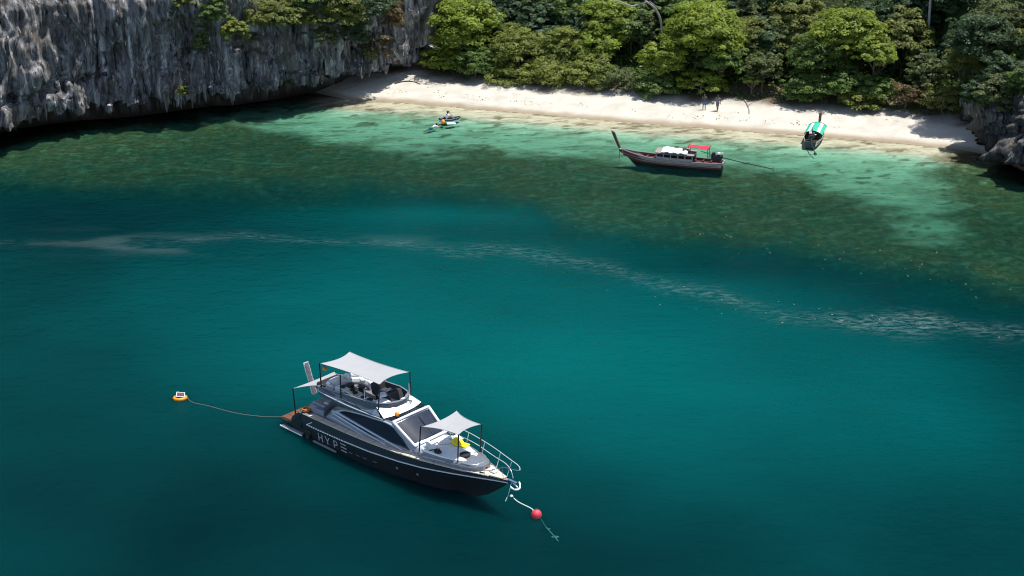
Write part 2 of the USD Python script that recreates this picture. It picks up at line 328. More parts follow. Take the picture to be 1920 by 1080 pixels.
water_tone = water_tone + (nz(WX, WY * .8, 0, .055, 71) - .5) * .30 + (nz(WX, WY * 1.4, 0, .18, 73) - .5) * .12
# drifting foam: a thin band along a current line
fl = np.array([at(u, v)[:2] for u, v in [(-100, 470), (100, 452), (240, 458), (330, 462), (450, 444), (600, 440), (760, 452), (850, 468), (950, 466), (1050, 484), (1150, 510), (1250, 540), (1350, 556), (1450, 588), (1550, 596), (1650, 606), (1750, 610), (1850, 628), (1960, 640), (2200, 670)]])
fxs = [at(u, 500)[0] for u in (0, 120, 400, 560, 800, 900, 1150, 1270, 1420, 1650, 1920)]
fw_ = np.interp(WX, fxs, [.7, .9, .8, .7, .7, 1.1, 1.2, .9, 1.2, 1.3, 1.2])
fa_ = np.interp(WX, fxs, [.25, .35, .45, .30, .45, .95, .95, .40, .80, 1.0, .8])
fy = np.interp(WX, fl[:, 0], fl[:, 1])
band = np.exp(-((WY - fy + (nz(WX, WY, 0, .12, 83) - .5) * 5) / (fw_ * 1.15)) ** 2)
foam = np.clip(band * fa_ * (.45 + .70 * smooth(.36, .62, nz(WX * .7, WY, 0, .16, 85))), 0, 1).ravel()
slick = .42 * ((.8 * soft_patch(330, 462, 150, 13) + .55 * soft_patch(180, 450, 180, 14) + .4 * soft_patch(700, 452, 160, 10)) * smooth(.42, .62, nz(WX * .35 + WY * .15, WY * 1.3, 0, .42, 87, 4))).ravel()
WV, WQ = sheet(np.stack([WX, WY, np.zeros_like(WX)], -1))
ok = (shore_s(WX) - WY).ravel()[WQ].min(1) > -3
used = np.unique(WQ[ok]); ix = np.full(len(WV), -1); ix[used] = np.arange(len(used))
water_m = usdkit.material(stage, '/World/Looks/sea_water', {
    'g': ('geometry', {}), 'dep': ('attribute', {'attribute': 'depth'}), 'water_tone': ('attribute', {'attribute': 'water_tone'}), 'fo': ('attribute', {'attribute': 'foam'}), 'sl': ('attribute', {'attribute': 'slick'}),
    'dn': ('math', {'math_type': 'multiply', 'value2': .1}),
    'tr': ('rgb_ramp', {'ramp': [(0, (.98, .99, .98)), (.02, (.90, .94, .89)), (.05, (.72, .91, .84)), (.08, (.58, .87, .78)), (.13, (.50, .82, .725)), (.22, (.42, .74, .64)), (.5, (.05, .5, .46)), (1, (.0, .2, .2))]}),
    'op': ('rgb_ramp', {'ramp': [(0, (0, 0, 0)), (.1, (.08,) * 3), (.2, (.18,) * 3), (.30, (.4,) * 3), (.6, (.85,) * 3), (.9, (.985,) * 3)]}),
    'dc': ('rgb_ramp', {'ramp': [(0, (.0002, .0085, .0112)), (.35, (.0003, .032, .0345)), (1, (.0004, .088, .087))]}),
    'mp': ('mapping', {'scale': (.55, 1.0, 1.0)}), 'n1': ('noise_texture', {'scale': 1.1, 'detail': 5.0, 'roughness': .62}),
    'n2': ('noise_texture', {'scale': .16, 'detail': 3.0}), 'add': ('math', {'math_type': 'multiply_add', 'value2': 2.0}),
    'n5': ('noise_texture', {'scale': 4.5, 'detail': 3.0, 'roughness': .6}), 'ad5': ('math', {'math_type': 'multiply_add', 'value2': .22}), 'bp': ('bump', {'strength': .68, 'distance': .20}),
    'df': ('subsurface_scattering', {'method': 'burley', 'scale': 1.0, 'radius': (1.0, 2.2, 2.2)}), 'tp': ('transparent_bsdf', {}), 'mx': ('mix_closure', {}),
    'gl': ('glossy_bsdf', {'roughness': .1, 'color': (.15, .17, .18)}), 'fr': ('fresnel', {'IOR': 1.33}), 'mg': ('mix_closure', {}),
    'mpf': ('mapping', {'scale': (.6, 1.5, 1.0), 'rotation': (0, 0, .25)}), 'nf': ('noise_texture', {'scale': 1.7, 'detail': 9.0, 'roughness': .75, 'distortion': .5}),
    'f1': ('map_range', {'from_min': .46, 'from_max': .82, 'clamp': True}), 'f2': ('math', {'math_type': 'multiply'}), 'f25': ('math', {'math_type': 'multiply', 'value2': .42}), 'f3': ('math', {'math_type': 'multiply_add', 'value2': .16, 'use_clamp': True}),
    'fd': ('diffuse_bsdf', {'color': (.40, .52, .52)}), 'mf': ('mix_closure', {})},
    [('g.position', 'mp.vector'), ('mp.vector', 'n1.vector'), ('g.position', 'n2.vector'), ('n2.fac', 'add.value1'), ('n1.fac', 'add.value3'), ('mp.vector', 'n5.vector'), ('n5.fac', 'ad5.value1'), ('add.value', 'ad5.value3'), ('ad5.value', 'bp.height'),
     ('dep.fac', 'dn.value1'), ('dn.value', 'tr.fac'), ('dn.value', 'op.fac'), ('water_tone.fac', 'dc.fac'), ('dc.color', 'df.color'), ('tr.color', 'tp.color'), ('op.color', 'mx.fac'), ('tp.BSDF', 'mx.closure1'), ('df.BSSRDF', 'mx.closure2'),
     ('bp.normal', 'gl.normal'), ('bp.normal', 'fr.normal'), ('fr.fac', 'mg.fac'), ('mx.closure', 'mg.closure1'), ('gl.BSDF', 'mg.closure2'),
     ('g.position', 'mpf.vector'), ('mpf.vector', 'nf.vector'), ('nf.fac', 'f1.value'), ('f1.result', 'f2.value1'), ('fo.fac', 'f2.value2'), ('sl.fac', 'f3.value1'), ('f2.value', 'f25.value1'), ('f25.value', 'f3.value3'), ('f3.value', 'mf.fac'), ('mg.closure', 'mf.closure1'), ('fd.BSDF', 'mf.closure2')], surface='mf.closure')
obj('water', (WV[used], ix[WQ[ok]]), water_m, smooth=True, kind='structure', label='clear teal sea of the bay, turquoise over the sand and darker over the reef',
    attrs={'depth': deep[used], 'water_tone': np.clip(water_tone.ravel(), 0, 1)[used], 'foam': foam[used], 'slick': slick[used]})

# ------------------------------------------------------------------ cliffs
def rock_material(name, warm=(.10, .085, .065), gain=1.0):
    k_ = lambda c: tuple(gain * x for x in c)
    return usdkit.material(stage, '/World/Looks/' + name, {
        'g': ('geometry', {}), 'mp': ('mapping', {'scale': (1.0, 1.0, .13)}), 'n': ('noise_texture', {'scale': 1.2, 'detail': 7.0, 'roughness': .68, 'distortion': .35}),
        'n2': ('noise_texture', {'scale': .22, 'detail': 4.0, 'roughness': .6}), 'n3': ('noise_texture', {'scale': 3.2, 'detail': 6.0, 'roughness': .7}),
        'mp2': ('mapping', {'scale': (1.0, 1.0, .05), 'location': (7.0, 3.0, 0)}), 'n4': ('noise_texture', {'scale': 2.4, 'detail': 4.0, 'roughness': .6, 'distortion': .3}),
        'r': ('rgb_ramp', {'ramp': [(.32, k_((.013, .0125, .012))), (.44, k_((.098, .094, .092))), (.56, k_((.24, .232, .228))), (.69, k_((.52, .505, .495)))]}),
        'st': ('rgb_ramp', {'ramp': [(.60, (0, 0, 0)), (.68, (1, 1, 1))]}), 'ms': ('mix_color', {'b': k_((.58, .59, .61))}), 'sf': ('math', {'math_type': 'multiply', 'value2': .85}), 'dk': ('rgb_ramp', {'ramp': [(.34, (.10, .10, .10)), (.45, (1, 1, 1))]}), 'md': ('mix_color', {'blend_type': 'multiply', 'fac': 1.0}),
        'w': ('rgb_ramp', {'ramp': [(.42, (1, 1, 1)), (.68, warm)]}), 'wm': ('mix_color', {'blend_type': 'mix', 'b': (.15, .125, .09)}), 'wf': ('rgb_ramp', {'ramp': [(.54, (0, 0, 0)), (.72, (.75, .75, .75))]}),
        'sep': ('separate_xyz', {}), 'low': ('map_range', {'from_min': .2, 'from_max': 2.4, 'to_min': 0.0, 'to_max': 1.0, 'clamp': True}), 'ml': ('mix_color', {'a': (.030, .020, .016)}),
        'bh': ('math', {'math_type': 'multiply_add', 'value2': .5}), 'bp': ('bump', {'strength': .6, 'distance': .35}), 'p': ('principled_bsdf', {'roughness': .9, 'specular_ior_level': .2})},
        [('g.position', 'mp.vector'), ('mp.vector', 'n.vector'), ('g.position', 'n2.vector'), ('g.position', 'n3.vector'), ('g.position', 'mp2.vector'), ('mp2.vector', 'n4.vector'), ('n.fac', 'r.fac'), ('n4.fac', 'st.fac'), ('st.color', 'sf.value1'), ('sf.value', 'ms.fac'), ('r.color', 'md.a'), ('n4.fac', 'dk.fac'), ('dk.color', 'md.b'), ('md.result', 'ms.a'),
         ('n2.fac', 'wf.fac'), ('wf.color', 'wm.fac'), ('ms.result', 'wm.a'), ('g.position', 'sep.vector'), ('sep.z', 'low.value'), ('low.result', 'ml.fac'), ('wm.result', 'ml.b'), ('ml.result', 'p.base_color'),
         ('n3.fac', 'bh.value1'), ('n.fac', 'bh.value3'), ('bh.value', 'bp.height'), ('bp.normal', 'p.normal')], surface='p.BSDF')
rock_m = rock_material('limestone', gain=.82)
rock_shaded = rock_material('limestone_shaded', gain=.45)  # darker copy of the limestone, the outcrop's shade put into its colour
ridge = lambda a: 1 - np.abs(2 * a - 1)
def cliff_grid(base, ds, zt, seed, lipf, slope_z, slope, notch, lean=.10):
    base = np.asarray(base, float); L = np.r_[0, np.cumsum(np.linalg.norm(np.diff(base, axis=0), axis=1))]
    from scipy.interpolate import PchipInterpolator
    s = np.arange(0, L[-1], ds); B = PchipInterpolator(L, base)(s)
    T = np.gradient(B, axis=0); 
    k = np.ones(int(6 / ds)) / int(6 / ds); T = np.stack([np.convolve(np.pad(T[:, i], len(k) // 2, 'edge'), k, 'same')[len(k) // 2:len(k) // 2 + len(s)] for i in (0, 1)], 1)
    T /= np.linalg.norm(T, axis=1, keepdims=True); N = np.stack([T[:, 1], -T[:, 0]], 1)
    S, Z = np.meshgrid(s, zt, indexing='ij')
    lip = lipf(s)[:, None] + (nz(S[:, :1], 0, 0, .35, seed) - .5) * 2.2 + (nz(S[:, :1], 0, 0, 1.3, seed + 1, 2) - .5) * 1.1 + (ridge(nz(S[:, :1], 0, 0, 3.1, seed + 2, 1)) - .5) * .7
    above = smooth(-.22, .18, Z - lip)
    sw = S + (nz(S, Z, 0, .22, seed + 9) - .5) * 3.0
    f1 = ridge(nz(sw, Z * .10, 0, .55, seed + 3, 2)); f2 = ridge(nz(sw, Z * .14, 0, 1.5, seed + 4, 2)); f3 = nz(sw * 1.0, Z * .35, 0, 3.2, seed + 5, 2)
    big = nz(S, Z * .8, 0, .10, seed + 6, 2) - .5; mid = nz(S, Z * .7, 0, .42, seed + 7, 3) - .5
    o = big * 7 + mid * 2.2 + (nz(S, Z, 0, .75, seed + 14, 3) - .5) * 1.0 + (f1 - .6) * 1.9 + (f2 - .6) * 1.2 + (f3 - .5) * .45
    # hanging curtains: rows of bulges that swell downwards and break off above the notch, and small caves
    cur = nz(S, 0, 0, .5, seed + 8, 2)[...]
    hang = smooth(5.5, 0.0, Z - lip) * (cur - .35) * 2.4
    cave = smooth(.58, .80, nz(S * .75, Z * 1.7, 0, .33, seed + 12, 4)) * 1.7 * smooth(1.0, 2.2, Z - lip) * smooth(14, 8, Z)
    o = o + hang - cave
    O = np.where(True, (-notch + .35 * mid * 2 + .8 * big) * (1 - above) + (o + .4) * above, 0)
    O = O - slope * np.maximum(Z - slope_z, 0) + lean * np.clip(Z - 2, 0, slope_z)
    P = np.concatenate([B[:, None, :] + N[:, None, :] * O[..., None], Z[..., None]], -1)
    return P, s, N, lip[:, 0]
zt = np.r_[-2.5, -1.2, -.4, np.arange(0, 5, .10), np.arange(5, 15, .2), np.arange(15, 24, .6), np.arange(24, 61, 2.5)]
cb = [(-125, 110), (-100, 120), (-78, 132)] + [tuple(at(u, v, 0)[:2]) for u, v in [(0, 258), (150, 238), (300, 224), (400, 211), (500, 200), (580, 187)]] + [tuple(at(u, v, z)[:2]) for u, v, z in [(650, 163, 0.6), (710, 140, 1.1), (765, 122, 1.5)]] + [(-11.0, 186), (-9, 196)]
P, cs, cN, clip = cliff_grid(cb, .16, zt, 101, lambda s: 2.1 + 0 * s, 13.0, .75, 2.6)
cv, cq = sheet(P)
cliff = thing('cliff', 'tall grey limestone cliff streaked with white, undercut above the water at the left', None, kind='structure')
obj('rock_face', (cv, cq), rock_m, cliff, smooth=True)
CL = P
# stalactites along the lip
zi = {}
for i in range(70):
    k = int(RNG.uniform(.28, .86) * len(cs)); L_ = RNG.uniform(.5, 1.7); r = RNG.uniform(.13, .34)
    j = int(np.argmin(np.abs(zt - (clip[k] + RNG.uniform(.3, 1.2))))); q = P[k, j] + np.r_[cN[k] * -.1, 0]
    pts = [q + (0, 0, .5)] + [q + np.r_[cN[k] * .12 * math.sin(t * 3 + i), -L_ * t] + RNG.normal(0, .03, 3) for t in np.linspace(0, 1, 6)]
    obj('stalactite', MB().tube(pts, [r * 1.3, r * 1.15, r, r * .95, r * .7, r * .45, r * .12], 8), rock_m, cliff, smooth=True)
# right hand rock
zr = np.r_[-2.5, -1, -.3, np.arange(0, 7, .12), np.arange(7, 14, .3), np.arange(14, 40, 2.0)]
rb = [(74, 166), (64, 162), (57, 157.5), (52.0, 151), (49.4, 146), (48.0, 142), (47.8, 137.5), (49.8, 132.5), (54, 126), (62, 118), (90, 98), (130, 70)]
P2, s2, N2, lip2 = cliff_grid(rb, .16, zr, 211, lambda s: 1.2 + 0 * s, 4.2, .62, 1.2, .25)
v2, q2 = sheet(P2)
outcrop = thing('rock_outcrop', 'limestone outcrop, shade painted into its dark colour, overhanging the right end of the beach', None, kind='structure')
obj('rock_face', (v2, q2), rock_shaded, outcrop, smooth=True)
for i in range(14):
    k = int(np.searchsorted(s2, RNG.uniform(22, 34))); L_ = RNG.uniform(.4, 1.1); r = RNG.uniform(.12, .28)
    j = int(np.argmin(np.abs(zr - RNG.uniform(2.8, 4.2)))); q = P2[k, j]
    pts = [q + (0, 0, .4)] + [q + np.r_[N2[k] * .1, -L_ * t] for t in np.linspace(0, 1, 5)]
    obj('stalactite', MB().tube(pts, [r * 1.3, r * 1.15, r, r * .8, r * .5, r * .12], 8), rock_shaded, outcrop, smooth=True)
# ------------------------------------------------------------------ trees and shrubs
def leaves(C, Nrm, size, rng):
    n = len(C); a = rng.normal(size=(n, 3)); Nrm = Nrm / np.linalg.norm(Nrm, axis=1, keepdims=True)
    a = np.cross(Nrm, a); a /= np.maximum(np.linalg.norm(a, axis=1, keepdims=True), 1e-6); b = np.cross(Nrm, a)
    s = size * rng.uniform(.65, 1.35, (n, 1))
    v = np.stack([C - a * s * .55, C - b * s * .30 - Nrm * s * .08, C + a * s * .55 - Nrm * s * .12, C + b * s * .30 - Nrm * s * .08], 1).reshape(-1, 3)
    i = np.arange(n)[:, None] * 4
    return v, np.hstack([i, i + 1, i + 2, i + 3])
def crown(rad, clumps, per, leaf, seed, low=-.45, cl=.22, gap=.28):
    rng = np.random.default_rng(seed); rad = np.array(rad, float)
    d = rng.normal(size=(clumps * 4, 3)); d /= np.linalg.norm(d, axis=1, keepdims=True); d = d[d[:, 2] > low][:clumps]
    lump = meshkit.fbm(d * 1.7 + seed * 3.1 + 50, 3, seed)
    r = (.62 + .62 * lump) * rng.uniform(.72, 1.0, len(d))
    r = np.where(rng.uniform(size=len(d)) < .3, r * .62, r * rng.uniform(.85, 1.12, len(d)))
    cc = d * r[:, None] * rad
    keep = meshkit.noise(d * 2.6 + seed * 1.7 + 20, seed + 5) > gap * .72
    cc, d = cc[keep], d[keep]
    m = rad.mean() * cl; k = len(cc)
    cr = m * rng.uniform(.6, 1.35, k)
    u = rng.normal(size=(k, per, 3)); u /= np.linalg.norm(u, axis=2, keepdims=True); u[..., 2] = np.abs(u[..., 2]) * 1.0 - .25
    q = rng.uniform(.55, 1.0, (k, per, 1)) ** .5
    pos = cc[:, None] + u * q * cr[:, None, None] * np.array([1, 1, .62])
    nrm = u * .8 + d[:, None] * .35 + np.array([0, 0, .75]) + rng.normal(0, .38, (k, per, 3))
    v, f = leaves(pos.reshape(-1, 3), nrm.reshape(-1, 3), leaf, rng)
    return (v, f), cc
TREE_N = [0]
def tree(name, label, cat, base, center, rad, leaf='green', dens=1.0, leafsize=.30, bark='bark', group=None, low=-.5, gap=.28, limbs=6, trunk=.16, cl=.22):
    leafsize *= .84
    TREE_N[0] += 1; sd = 900 + TREE_N[0]; rng = np.random.default_rng(sd)
    base = np.asarray(base, float); c = np.asarray(center, float) - base; rad = np.asarray(rad, float)
    t = thing(name, label, cat, base, group=group)
    n = int(26 * dens * (rad[0] * rad[1] * rad[2]) ** (2 / 3) / 2.2) + 14
    (v, f), cc = crown(rad, int(min(n, 190) * 1.5), int(62 * min(1.0, .30 / leafsize + .15)), leafsize, sd, low, cl, gap)
    tb = MB(); top = c + (0, 0, rad[2] * .15); bend = rng.normal(0, .18, 3) * np.linalg.norm(c) * .25
    pts = [(0, 0, -.4), c * .35 + bend * [1, 1, 0], c * .72 + bend * .6, top]
    tb.tube(curve(pts, 9), np.linspace(trunk, trunk * .35, 9), 7)
    for j in rng.choice(len(cc), min(limbs, len(cc)), replace=False):
        s = c * rng.uniform(.35, .8) + bend * [.6, .6, 0]; e = c + cc[j] * .92; mid = (s + e) / 2 + (0, 0, -.1 * np.linalg.norm(e - s)) + rng.normal(0, .12, 3)
        tb.tube(curve([s, mid, e], 6), np.linspace(trunk * .5, trunk * .12, 6), 5)
    obj('trunk', tb, M[bark], t, smooth=60)
    obj('crown', (v + c, f), LEAF[leaf], t, smooth=False)
    return t
def gh(x, y): return float(ground_h(np.array([x]), np.array([y]))[0])
def put(label, cat, u, v, ru, rv, d, leaf, foot=0.0, name=None, ry=None, **kw):
    # crown centred where the photograph shows it, d metres behind the water's edge
    y = float(shore(at(u, v, 5)[0])) + d
    for _ in range(3):
        c = at_y(u, v, y); y = float(shore(c[0])) + d
    c = at_y(u, v, y); sc = FPX / ((c - [0, 0, CAMH]) @ _fw)
    rx, rz = ru / sc, rv / sc * 1.05
    bx, by = c[0] + foot, c[1] + .3
    g = gh(bx, by)
    if c[2] < g + rz * .35: c[2] = g + rz * .35
    return tree(name or cat.replace(' ', '_'), label, cat, (bx, by, g), c, (rx, ry or (rx * .75 + .3), rz), leaf, **kw)

T, S = 'tree', 'shrub'
# back rows first
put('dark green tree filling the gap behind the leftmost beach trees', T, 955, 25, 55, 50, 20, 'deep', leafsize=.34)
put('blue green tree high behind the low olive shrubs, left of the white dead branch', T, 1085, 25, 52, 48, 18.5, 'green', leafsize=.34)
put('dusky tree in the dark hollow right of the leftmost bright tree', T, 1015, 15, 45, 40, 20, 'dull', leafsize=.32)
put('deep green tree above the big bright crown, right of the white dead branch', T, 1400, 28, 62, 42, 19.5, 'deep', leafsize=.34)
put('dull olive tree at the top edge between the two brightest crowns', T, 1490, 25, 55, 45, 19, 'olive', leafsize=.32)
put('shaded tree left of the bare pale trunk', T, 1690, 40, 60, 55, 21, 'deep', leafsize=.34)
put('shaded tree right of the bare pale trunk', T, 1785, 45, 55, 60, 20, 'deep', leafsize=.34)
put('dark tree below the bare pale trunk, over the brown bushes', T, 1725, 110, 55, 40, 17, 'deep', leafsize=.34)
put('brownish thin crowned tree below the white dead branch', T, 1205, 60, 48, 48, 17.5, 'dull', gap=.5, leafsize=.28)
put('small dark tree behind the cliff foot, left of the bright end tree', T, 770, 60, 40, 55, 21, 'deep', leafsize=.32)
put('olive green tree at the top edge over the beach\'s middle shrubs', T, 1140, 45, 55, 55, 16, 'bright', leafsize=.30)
# leading row
put('leftmost bright yellow green tree towering over the left end of the sand', T, 868, 52, 66, 62, 11.6, 'bright', foot=-1.0, leafsize=.34, dens=1.15)
put('sparse pale leaved tree leaning out beside the cliff at the left end of the sand', T, 800, 28, 34, 38, 13.1, 'yellow', gap=.75, leafsize=.26, dens=.7)
put('lush light green bush hanging low over the left end of the sand', S, 832, 112, 44, 30, 10.5, 'bright', leafsize=.32)
put('medium green bush just right of the low bush at the left end of the sand', S, 893, 118, 44, 34, 9.6, 'green', leafsize=.28)
put('rounded olive tree standing behind the first long stretch of low shrubs', T, 972, 92, 58, 42, 11.6, 'yellow', leafsize=.25)
put('low twiggy olive shrub with a yellowing branch on the sand\'s upper edge', S, 955, 146, 56, 22, 9.6, 'yellow', leafsize=.22, dens=1.2)
put('broad olive shrub with a thin dark stem at the sand\'s upper edge', S, 1030, 136, 60, 34, 10, 'yellow', leafsize=.23, dens=1.2)
put('dusty olive tree right of the rounded olive one, behind the low shrubs', T, 1062, 88, 48, 42, 12.6, 'yellow', leafsize=.25)
put('olive shrub spilling towards the sand below the yellow green tree', S, 1108, 138, 54, 40, 10.3, 'yellow', leafsize=.23, dens=1.2)
put('low scrubby dull green bush left of the big bright tree', S, 1160, 156, 50, 26, 9.6, 'dull', gap=.5, leafsize=.22)
put('yellow green tree under the top edge, right of the blue green one', T, 1118, 88, 50, 40, 13.1, 'bright', leafsize=.27)
put('largest bright green domed tree in the middle of the beach', T, 1322, 62, 82, 60, 11.6, 'bright', foot=-.5, leafsize=.34, dens=1.2, trunk=.26)
put('lighter leafy bough tree on the left flank of the largest domed tree', T, 1248, 112, 52, 46, 10.1, 'bright', leafsize=.33)
put('dark leaved tree under the right half of the largest domed tree', T, 1352, 112, 52, 36, 11.1, 'green', leafsize=.31)
put('green bush reaching down to the sand left of the two standing people', S, 1238, 162, 46, 30, 8.8, 'green', leafsize=.30)
put('low yellow green bough bush just above the two standing people', S, 1315, 155, 52, 24, 9.5, 'bright', leafsize=.30)
put('muted green tree right of the largest domed tree', T, 1418, 72, 58, 45, 15.5, 'olive', leafsize=.24)
put('brownish green bush in the shaded hollow above the driftwood', S, 1432, 126, 42, 34, 11.6, 'dull', leafsize=.24)
put('small yellowish bush beside the reddish leaf litter above the driftwood', S, 1412, 150, 24, 12, 10.6, 'yellow', leafsize=.22)
put('second largest bright yellow green tree, above the green canopied boat', T, 1592, 62, 72, 48, 12.1, 'bright', leafsize=.34, dens=1.15, trunk=.24)
put('green tree under the left side of the bright tree above the canopied boat', T, 1535, 105, 58, 45, 11.1, 'green', leafsize=.29)
put('bright boughed tree on the right flank of the tree above the canopied boat', T, 1640, 100, 46, 30, 10.6, 'bright', leafsize=.32)
put('dark green bush on the sand left of the green canopied boat', S, 1512, 166, 50, 40, 9.8, 'green', leafsize=.26, dens=1.1)
put('dense green bush directly above the green canopied boat', S, 1578, 158, 50, 38, 9.8, 'green', leafsize=.27, dens=1.1)
put('low spreading bush overhanging the sand right of the green canopied boat', S, 1612, 188, 46, 22, 8.8, 'yellow', leafsize=.25, dens=1.1)
put('rounded mid green bush between the canopied boat and the brown dry bush', S, 1645, 166, 40, 30, 9.8, 'green', leafsize=.27)
put('dry reddish brown bush near the right part of the sand', S, 1700, 180, 40, 28, 9.6, 'rust', leafsize=.22, gap=.5)
put('grey green bush above the dry reddish brown bush', S, 1735, 135, 40, 36, 11.6, 'dull', leafsize=.24)
put('dark low bush at the right end of the sand, left of the rock outcrop', S, 1772, 186, 50, 34, 9.8, 'olive', leafsize=.24)
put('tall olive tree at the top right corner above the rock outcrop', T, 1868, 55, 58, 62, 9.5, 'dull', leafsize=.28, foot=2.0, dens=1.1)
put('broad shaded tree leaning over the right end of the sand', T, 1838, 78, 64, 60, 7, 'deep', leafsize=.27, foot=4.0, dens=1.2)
put('shaded olive tree left of the top right corner tree', T, 1812, 110, 48, 52, 11.1, 'olive', leafsize=.27)
put('dark shrub draped over the top of the rock outcrop', S, 1868, 150, 46, 36, 10, 'dull', leafsize=.26)
put('green shrub growing out of the rock outcrop at the right edge', S, 1915, 130, 34, 50, 9, 'green', leafsize=.28)

# plants on the cliff
def on_cliff(label, u, v, ru, rv, leaf, name='cliff_shrub', surf=None, grow=1.3, **kw):
    A = np.array([0, 0, CAMH]); dr = ray(u, v); dr = dr / np.linalg.norm(dr)
    X = (CL if surf is None else surf)[::3, ::2].reshape(-1, 3) - A; t = X @ dr; off = np.linalg.norm(X - t[:, None] * dr, axis=1)
    near = np.argsort(off)[:12]; k = near[np.argmin(t[near])]
    p = A + X[k]; sc = FPX / (X[k] @ _fw); rx, rz = ru * grow / sc, rv * grow / sc
    tree(name, label, 'shrub', p + (0, .4, -rz * .3), p + (-.1, -rx * .35, rz * .1), (rx, rx * .8, rz), leaf, low=-.75, trunk=.06, limbs=4, **kw)
on_cliff('small green plant high on the cliff, leftmost of those on the rock', 352, 10, 18, 12, 'yellow', leafsize=.26)
on_cliff('spindly green plant hanging down the bare cliff face, lowest of those on the rock', 378, 78, 14, 34, 'green', leafsize=.22, gap=.6)
on_cliff('dense green bush on the cliff left of the round yellow green one', 415, 22, 24, 36, 'green', leafsize=.26)
on_cliff('round yellow green bush clinging to the cliff face', 455, 58, 26, 18, 'yellow', leafsize=.24)
on_cliff('long leafy bush across the cliff top, right of the round yellow green one', 512, 14, 46, 26, 'olive', leafsize=.26)
on_cliff('dark green bush beneath the long leafy bush on the cliff top', 500, 42, 30, 14, 'green', leafsize=.24)
on_cliff('small pale bush with a bare stalk on the cliff', 596, 30, 22, 14, 'yellow', leafsize=.22)
on_cliff('trailing olive bush in the middle of the cliff\'s green patch', 655, 24, 40, 36, 'olive', leafsize=.26)
on_cliff('dark bush hanging under the trailing olive bush on the cliff', 672, 68, 26, 26, 'deep', leafsize=.24)
on_cliff('dry rust brown plant trailing down the cliff\'s right end', 738, 32, 28, 44, 'rust', leafsize=.22, gap=.55)
on_cliff('brown withered plant below the rust brown one at the cliff\'s right end', 722, 88, 24, 26, 'brown', leafsize=.2, gap=.6)
on_cliff('olive brown plant above the small cave of the cliff', 616, 66, 24, 14, 'dull', leafsize=.22)
on_cliff('ochre tuft halfway down the cliff\'s left half', 352, 170, 10, 18, 'brown', leafsize=.18)
on_cliff('tiny green tuft low on the cliff above the notch', 336, 165, 9, 10, 'yellow', leafsize=.18)

on_cliff('sprawling dark bush over the cliff top between the olive and rust brown plants', 700, 12, 40, 26, 'deep', leafsize=.26)
on_cliff('mid green bush at the cliff top left of the trailing olive bush', 585, 8, 34, 20, 'green', leafsize=.26)
on_cliff('dull leaved scrub on the cliff below the dark hanging bush', 690, 98, 20, 16, 'dull', leafsize=.22, gap=.6)
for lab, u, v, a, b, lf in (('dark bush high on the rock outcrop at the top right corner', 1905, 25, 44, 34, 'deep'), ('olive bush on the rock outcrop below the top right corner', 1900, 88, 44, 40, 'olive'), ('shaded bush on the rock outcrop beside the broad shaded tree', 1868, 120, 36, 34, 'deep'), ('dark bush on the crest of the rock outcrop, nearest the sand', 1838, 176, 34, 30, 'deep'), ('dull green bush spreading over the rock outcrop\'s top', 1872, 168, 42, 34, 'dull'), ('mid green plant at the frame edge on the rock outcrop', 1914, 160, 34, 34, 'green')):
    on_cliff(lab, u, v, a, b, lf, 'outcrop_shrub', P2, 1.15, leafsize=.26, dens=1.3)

# trees massed on the slope behind, copies of four kinds
rngf = np.random.default_rng(55)
MARKS = [(760, 'the cliff end'), (868, 'the leftmost bright tree'), (915, 'the gap right of the leftmost bright tree'), (972, 'the rounded olive tree'), (1020, 'the long low shrubs'), (1065, 'the dusty olive tree'), (1120, 'the yellow green tree'), (1165, 'the low scrubby bush'), (1212, 'the white dead branch'), (1265, 'the left flank of the largest domed tree'), (1322, 'the middle of the largest domed tree'), (1375, 'the right flank of the largest domed tree'),
         (1425, 'the driftwood'), (1480, 'the dark bush left of the canopied boat'), (1535, 'the prow of the canopied boat'), (1592, 'the second largest bright tree'), (1650, 'the brown dry bush'), (1700, 'the hollow left of the bare trunk'), (1742, 'the bare pale trunk'), (1790, 'the hollow right of the bare trunk'), (1840, 'the broad shaded tree'), (1900, 'the rock outcrop'), (1990, 'the right edge')]
first = {}
KINDS = [('deep', 'deep green tree massed on the shaded slope behind the beach trees', 'deep green trees massed on the slope'), ('green', 'mid green tree massed on the shaded slope behind the beach trees', 'mid green trees massed on the slope'),
         ('olive', 'olive tree massed on the shaded slope behind the beach trees', 'olive trees massed on the slope'), ('dull', 'dull brownish tree massed on the shaded slope behind the beach trees', 'dull trees massed on the slope')]
spots = []
for d in (16.5, 20.5):
    for x in np.arange(-24, 64, 5.6):
        spots.append((x + rngf.uniform(-1.8, 1.8), d + rngf.uniform(-1.2, 1.2)))
for x, d in spots:
    y = float(shore(x)) + d; z = gh(x, y)
    if x < -6 and y < 178: continue
    if x > 52 and d < 20: continue
    k = int(rngf.choice(4, p=[.42, .28, .18, .12])); s = rngf.uniform(.8, 1.25)
    leaf, lab, grp = KINDS[k]
    sc_ = np.array([x, y, z + 3.2]) - [0, 0, CAMH]; u_ = 960 + FPX * sc_[0] / (sc_ @ _fw)
    mark = MARKS[int(np.argmin([abs(u_ - m[0]) for m in MARKS]))][1]
    lab = f"{dict(deep='deep green', green='mid green', olive='olive', dull='dull green')[leaf]} tree {'high on' if d > 18.5 else 'low on'} the slope behind {mark}"
    if k not in first:
        first[k] = tree('slope_tree', lab, 'tree', (x, y, z), (x, y, z + 3.2), (2.9, 2.9, 2.6), leaf, leafsize=.36, group=grp, dens=.9)
    else:
        ref(first[k], 'slope_tree', lab, 'tree', (x, y, z), rngf.uniform(0, 6.28), (s, s, s * rngf.uniform(.85, 1.2)), grp)
